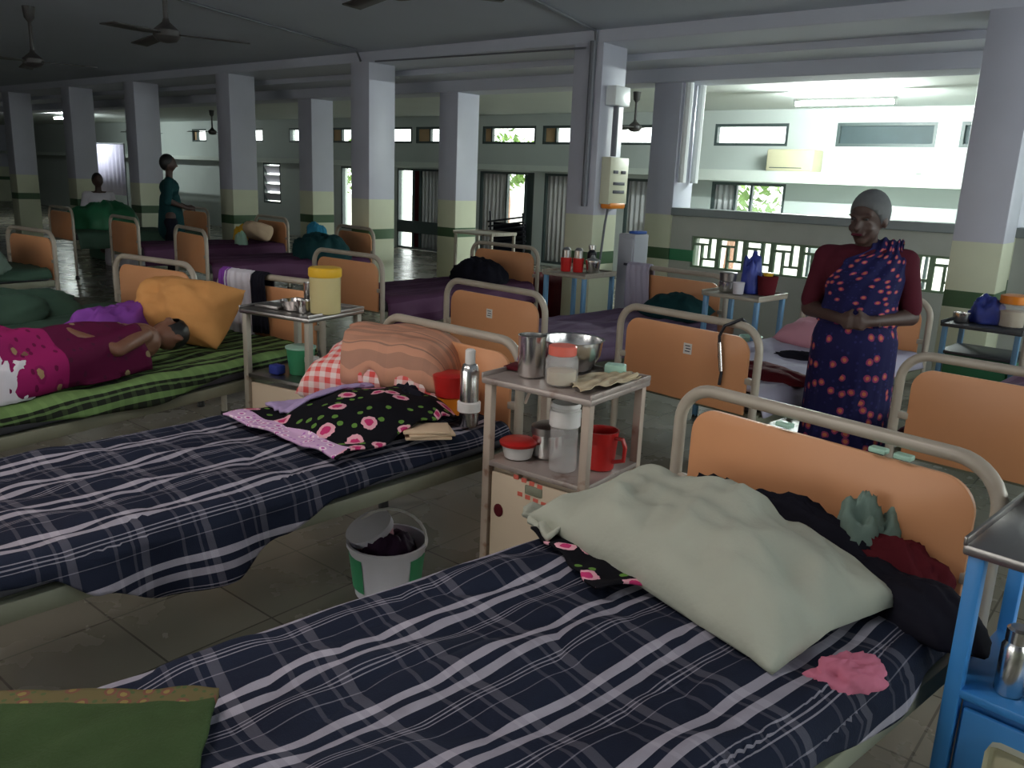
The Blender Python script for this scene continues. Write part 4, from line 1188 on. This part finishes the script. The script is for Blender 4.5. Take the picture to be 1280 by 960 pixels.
# ------------------------------------------------------------------ people
def woman():
    t = thing('person', 'person in a navy spotted saree and maroon blouse standing between beds', 'person', (-1.24, 4.12, 0), R(14))
    m = MB()
    # pelvis, trunk, neck
    m.cap((0, 0, .90), (0, .01, 1.06), .155, .135)
    m.cap((0, .01, 1.06), (0, .015, 1.22), .135, .145)
    m.cap((-.07, .015, 1.26), (.07, .015, 1.26), .105, .105)
    m.cap((-.14, .02, 1.305), (.14, .02, 1.305), .055, .055)
    m.cap((0, .02, 1.32), (-.008, -.01, 1.42), .052, .047)
    # head turned a little to her right, chin down
    hq = Matrix.Rotation(R(-22), 3, 'Z') @ Matrix.Rotation(R(8), 3, 'X')
    hc = Vector((-.012, -.025, 1.487))
    def H(*p): return hc + hq @ Vector(p)
    m.ball(H(0, .012, .025), .098, (.80, .98, .98), 24, hq)
    m.ball(H(0, -.02, -.035), .075, (.82, .95, 1.05), 20, hq)
    m.ball(H(0, -.055, -.085), .034, (1, .9, .8), 14, hq)
    m.cap(H(0, -.092, .012), H(0, -.112, -.025), .010, .015)
    for sx in (-1, 1):
        m.ball(H(sx * .078, .012, -.012), .028, (.35, .7, 1.1), 12, hq)
        m.ball(H(sx * .035, -.072, -.03), .026, (1, .6, .8), 12, hq)
        m.cap(H(sx * .014, -.092, .025), H(sx * .052, -.080, .03), .010, .008)
    m.cap(H(-.024, -.096, -.058), H(.024, -.096, -.058), .009, .009)
    # legs
    for sx in (-1, 1):
        m.cap((sx * .085, 0, .90), (sx * .09, -.01, .48), .095, .062)
        m.cap((sx * .09, -.01, .48), (sx * .095, .02, .09), .058, .038)
        m.cap((sx * .095, .03, .045), (sx * .10, -.13, .03), .042, .028)
    # arms bent, hands meeting before the waist
    for sx in (-1, 1):
        sh = Vector((sx * .172, .025, 1.30)); el = Vector((sx * .228, .06, 1.04)); wr = Vector((sx * .075, -.17, 1.035)); pa = Vector((sx * .03, -.195, 1.03))
        m.cap(sh, el, .054, .042); m.cap(el, wr, .042, .026); m.cap(wr, pa, .026, .030)
        for k in range(4):
            z = 1.055 - .017 * k
            a = Vector((sx * .015, -.20, z)); b_ = Vector((-sx * .025, -.222, z - .004)); c = Vector((-sx * (.05 - .004 * abs(k - 1.5)), -.205, z - .008))
            m.cap(a, b_, .0095, .009, 8); m.cap(b_, c, .009, .0075, 8)
        m.cap((sx * .05, -.185, 1.055), (sx * .012, -.215, 1.085), .011, .009, 8)
    fuse(m, .0085, 4).build('body', X['skindark'], t, angle=180)
    # eyes and lips
    for sx in (-1, 1):
        q = MB(); q.ball(H(sx * .033, -.085, .012), .010, (1.1, .4, .5), 12, hq); e = q.build('eye', X['greyhair'], t)
        q = MB(); q.ball(H(sx * .033, -.0885, .012), .0055, (1, .3, .9), 10, hq); q.build('iris', X['hair'], e)
    q = MB(); q.cap(H(-.02, -.104, -.056), H(.02, -.104, -.056), .006, .006, 8); q.build('lips', X['blouse'], t)
    # grey hair drawn back to a knot
    q = MB(); q.ball(H(0, .022, .033), .104, (.83, .98, .99), 28, hq)
    bmesh.ops.bisect_plane(q.bm, geom=q.bm.verts[:] + q.bm.edges[:] + q.bm.faces[:], plane_co=H(0, -.045, .03), plane_no=hq @ Vector((0, -.8, -.55)), clear_outer=True)
    hb = q.build('hair', X['greyhair'], t, solid=.004, angle=180)
    q = MB(); q.ball(H(0, .125, -.01), .042, (1.1, .8, 1), 16, hq); q.build('hair_knot', X['greyhair'], hb)
    # blouse with sleeves to the elbow
    q = MB()
    q.cap((0, .01, 1.10), (0, .015, 1.22), .146, .156); q.cap((-.075, .015, 1.26), (.075, .015, 1.26), .112, .112)
    for sx in (-1, 1):
        q.cap((sx * .12, .02, 1.30), (sx * .172, .025, 1.298), .062, .064)
        q.cap((sx * .172, .025, 1.298), (sx * .222, .055, 1.085), .062, .054)
    fuse(q, .011, 3).build('blouse', X['blouse'], t, angle=180)
    # skirt of the saree with front pleats
    q = MB()
    N = 72
    rings = []
    for i in range(25):
        f = i / 24
        z = 1.035 - (1.035 - .035) * f
        rx = lerp([(0, .165), (.12, .195), (.5, .20), (1, .235)], f); ry = lerp([(0, .15), (.12, .175), (.5, .175), (1, .205)], f)
        ring = []
        for k in range(N):
            a = 2 * PI * k / N
            fr_ = max(0, -math.sin(a)) ** 3
            pl = 1 + (.012 + .05 * fr_ * f) * math.sin(a * 22) * min(1, f * 3) + .05 * f * nz(math.cos(a) * 2, math.sin(a) * 2, f * 2)
            ring.append(Vector((rx * math.cos(a) * pl, .005 + ry * math.sin(a) * pl - .02 * fr_ * f, z)))
        rings.append(ring)
    q.rings(rings, True, True, True, uvs=lambda a, b: (b / N * 1.3, a / 24 * 1.0))
    q.build('skirt', X['saree'], t, angle=180)
    # pallu: across the chest, over her left shoulder, down the back
    q = MB()
    def tor(a, z):
        kx = lerp([(1.0, .185), (1.10, .172), (1.22, .185), (1.30, .185), (1.365, .15)], z)
        ky = lerp([(1.0, .172), (1.10, .172), (1.22, .178), (1.30, .135), (1.365, .055)], z)
        return Vector((kx * math.cos(a), .012 + ky * math.sin(a), z))
    def front(f, v):
        z = 1.0 + .365 * f
        aL = lerp([(0, -174), (.45, -152), (.8, -118), (1, -82)], f); aR = lerp([(0, -8), (.5, -6), (1, 2)], f)
        return tor(R(aL + (aR - aL) * v), z)
    def pal(u, v):
        if u < .55:
            p = front(u / .55, v); n = Vector((0, -1, 0))
        elif u < .7:
            f = (u - .55) / .15
            a = front(1, v); b_ = Vector((a.x, .075 - (a.y - .012) * .6, a.z))
            p = a.lerp(b_, f) + Vector((0, 0, .028 * math.sin(PI * f))); n = Vector((0, 0, 1))
        else:
            f = (u - .7) / .3
            a = front(1, v)
            y0 = .075 - (a.y - .012) * .6
            p = Vector((a.x + .03 * f, y0 + (.20 - y0) * min(1, f * 2.2), a.z - .58 * f)); n = Vector((0, 1, 0))
        w = .006 + .006 * math.sin(v * 30 - u * 9) + .008 * nz(u * 7, v * 4, 3.)
        return p + n * w
    q.grid(pal, 70, 36, lambda u, v: (u * 1.3, v * .55))
    q.build('pallu', X['saree'], t, solid=.007, angle=180)
    # bangle and ear stud
    q = MB(); q.lathe([(.031, -.005), (.034, -.005), (.034, .005), (.031, .005)], (.10, -.135, 1.036), 18, Matrix.Rotation(R(70), 4, 'Y')); q.build('bangle', X['steel'], t)
    return t
woman()

def simple_person(label, loc, rz, coat, legs, seated=False, cap=None, z0=0.):
    t = thing('person', label, 'person', loc, rz)
    m = MB()
    hip = .46 if seated else .92
    b0 = hip
    m.cap((0, 0, b0), (0, 0, b0 + .22), .13, .12); m.cap((-.06, 0, b0 + .38), (.06, 0, b0 + .38), .12, .12)
    m.cap((-.15, 0, b0 + .47), (.15, 0, b0 + .47), .055, .055); m.cap((0, 0, b0 + .48), (0, -.01, b0 + .60), .05, .047)
    hz_ = b0 + .70
    m.ball((0, -.012, hz_), .098, (.80, .96, 1.15), 18); m.cap((0, -.10, hz_), (0, -.115, hz_ - .03), .010, .014)
    for sx in (-1, 1):
        m.ball((sx * .08, 0, hz_ - .02), .026, (.4, .7, 1.1), 10)
        if seated:
            m.cap((sx * .09, 0, b0), (sx * .11, -.42, b0 + .02), .09, .065); m.cap((sx * .11, -.42, b0 + .02), (sx * .11, -.44, .06), .06, .04); m.cap((sx * .11, -.42, .04), (sx * .11, -.58, .03), .04, .03)
        else:
            m.cap((sx * .085, 0, b0), (sx * .09, 0, .48), .095, .062); m.cap((sx * .09, 0, .48), (sx * .095, .02, .08), .058, .038); m.cap((sx * .095, .02, .045), (sx * .10, -.13, .03), .042, .03)
        el = Vector((sx * .25, .03, b0 + .22)); wr = Vector((sx * .16, -.2, b0 + .12))
        m.cap((sx * .19, 0, b0 + .46), el, .055, .043); m.cap(el, wr, .042, .028); m.cap(wr, wr + Vector((-sx * .03, -.06, -.01)), .03, .033)
        for k in range(4):
            a = wr + Vector((-sx * .03, -.075, .02 - .016 * k)); m.cap(a, a + Vector((-sx * .025, -.05, -.02)), .010, .008, 8)
        m.cap(wr + Vector((-sx * .03, -.04, .02)), wr + Vector((-sx * .06, -.07, .035)), .011, .009, 8)
    fuse(m, .014, 4).build('body', X['skindark'], t, angle=180)
    q = MB(); q.ball((0, .012, hz_ + .012), .106, (.83, .96, 1.12), 18)
    bmesh.ops.bisect_plane(q.bm, geom=q.bm.verts[:] + q.bm.edges[:] + q.bm.faces[:], plane_co=(0, -.04, hz_ + .02), plane_no=(0, -.8, -.6), clear_outer=True)
    q.build('hair', X['hair'], t, angle=180, solid=.004)
    q = MB()
    q.cap((0, 0, b0 + .02), (0, 0, b0 + .22), .155, .14); q.cap((-.07, 0, b0 + .38), (.07, 0, b0 + .38), .13, .13)
    if not seated: q.cap((0, 0, b0 - .18), (0, 0, b0 + .05), .18, .16)
    for sx in (-1, 1):
        q.cap((sx * .12, 0, b0 + .46), (sx * .19, 0, b0 + .46), .065, .068); q.cap((sx * .19, 0, b0 + .46), (sx * .25, .03, b0 + .20), .066, .058)
    fuse(q, .014, 3).build('tunic', X[coat], t, angle=180)
    q = MB()
    for sx in (-1, 1):
        if seated:
            q.cap((sx * .09, 0, b0), (sx * .11, -.42, b0 + .02), .105, .08); q.cap((sx * .11, -.42, b0 + .02), (sx * .11, -.44, .14), .075, .06)
        else:
            q.cap((sx * .085, 0, b0 - .08), (sx * .09, 0, .48), .11, .08); q.cap((sx * .09, 0, .48), (sx * .095, .02, .14), .078, .06)
    fuse(q, .014, 3).build('trousers', X[legs], t, angle=180)
    return t
simple_person('person in a dark teal tunic standing among the far beds', (-11.1, 6.0, 0), R(150), 'teal', 'blackcloth')
simple_person('person in white sitting before the bright far screen', (-14.55, 6.6, .14), R(80), 'whitecloth', 'teal', True)
m = MB(); m.box((0, 0, .29), (.5, .45, .58), bev=.03); tag(m.build('far_cot', X['mattgreen'], loc=(-14.55, 6.7, 0)), 'dim green cot under the person in white', 'cot')
heap('white_bundle', 'white bundle lying beyond the person in white', 'bundle', (-13.5, 6.5, .0), 0, .3, .3, .66, X['whitecloth'], 51., .2)

# ------------------------------------------------------------------ outdoors
b = MB(); b.box((-16, 33, -.2), (80, 39.5, .1)); struct(b.build('ground_outside', X['ground'], smooth=False), 'pale concrete yard beyond the windows')
def tree(x, y, r, h, label, seed):
    t = thing('tree', label, 'tree', (x, y, -.15))
    m = MB(); m.tube([(0, 0, 0), (.05, 0, h * .35), (-.03, .05, h * .6)], [.12, .10, .06], 8); m.build('trunk', X['lamdark'], t)
    m = MB()
    rnd = random.Random(seed)
    for k in range(420):
        a, e = rnd.uniform(0, 2 * PI), rnd.uniform(-1, 1)
        q = r * rnd.uniform(.55, 1) ; c = Vector((q * math.cos(a) * math.sqrt(1 - e * e), q * math.sin(a) * math.sqrt(1 - e * e), h * .68 + q * e * .8))
        ax = Matrix.Rotation(rnd.uniform(0, 6.3), 3, 'Z') @ Matrix.Rotation(rnd.uniform(-1, 1), 3, 'X')
        s = rnd.uniform(.10, .22)
        vs = [m.bm.verts.new(c + ax @ Vector(p) * s) for p in ((-.5, 0, 0), (0, -.9, .15), (.5, 0, 0), (0, .9, .15))]
        m.bm.faces.new(vs)
    m.build('crown', X['leafgreen'], t)
    return t
tree(-8.2, 17.5, 1.1, 2.6, 'leafy green tree outside the lower bay window', 1)
tree(-20.5, 17.5, 1.2, 2.8, 'leafy green tree outside the far doors', 2)
tree(-14.6, 17.3, 1.0, 3.2, 'leafy green tree outside the white curtained doors', 3)

# ------------------------------------------------------------------ light
wd = bpy.data.worlds.new('daylight'); S.world = wd
wd.use_nodes = True
bg = wd.node_tree.nodes['Background']
bg.inputs[0].default_value = (.93, 1., .97, 1)
bg.inputs[1].default_value = 4.5

def area(name, loc, rot, sx, sy, e, col):
    l = bpy.data.lights.new(name, 'AREA'); l.shape = 'RECTANGLE'; l.size = sx; l.size_y = sy; l.energy = e; l.color = col
    o = bpy.data.objects.new(name, l); C.objects.link(o); o.location = loc; o.rotation_euler = rot
    return o
for i, (a, b_, c, d) in enumerate(nearw):
    area('daylight_near_window', ((a + b_) / 2, YN + .05, (c + d) / 2), (R(90), 0, 0), b_ - a, d - c, (19, 21, 13)[i], (1., .91, .85))

area('ward_tube_light', (-1.9, .5, 2.9), (0, 0, 0), 1.2, .12, 23, (1., .90, .84))
area('ward_tube_light', (-4.1, .3, 2.9), (0, 0, 0), 1.2, .12, 17, (1., .90, .84))
for i, (a, b_, c, d) in enumerate(sidew):
    area('daylight_side_window', (XR - .05, (a + b_) / 2, (c + d) / 2), (R(90), 0, R(90)), b_ - a, d - c, (1, 5, 26, 120)[i], (.90, 1., .97))
# ------------------------------------------------------------------ camera
f_px = 1040.
cam = bpy.data.cameras.new('cam')
cam.sensor_width = 36.; cam.sensor_fit = 'HORIZONTAL'; cam.lens = f_px / 1280. * 36.
cam.clip_start = .05; cam.clip_end = 300
co = bpy.data.objects.new('camera', cam); C.objects.link(co)
Rm = Matrix(((0.767673, -0.183061, 0.614139), (0.639565, 0.158398, -0.752241), (0.040427, 0.970257, 0.238677)))
co.matrix_world = Matrix.Translation((0, 0, 1.6)) @ Rm.to_4x4()
S.camera = co

S.view_settings.view_transform = 'Standard'
S.view_settings.look = 'None'
S.view_settings.gamma = 1.
S.view_settings.use_curve_mapping = False
S.view_settings.exposure = .1
cy = S.cycles
cy.use_denoising = True
cy.max_bounces = 8
cy.diffuse_bounces = 5
cy.sample_clamp_indirect = 6.
cy.caustics_reflective = False; cy.caustics_refractive = False
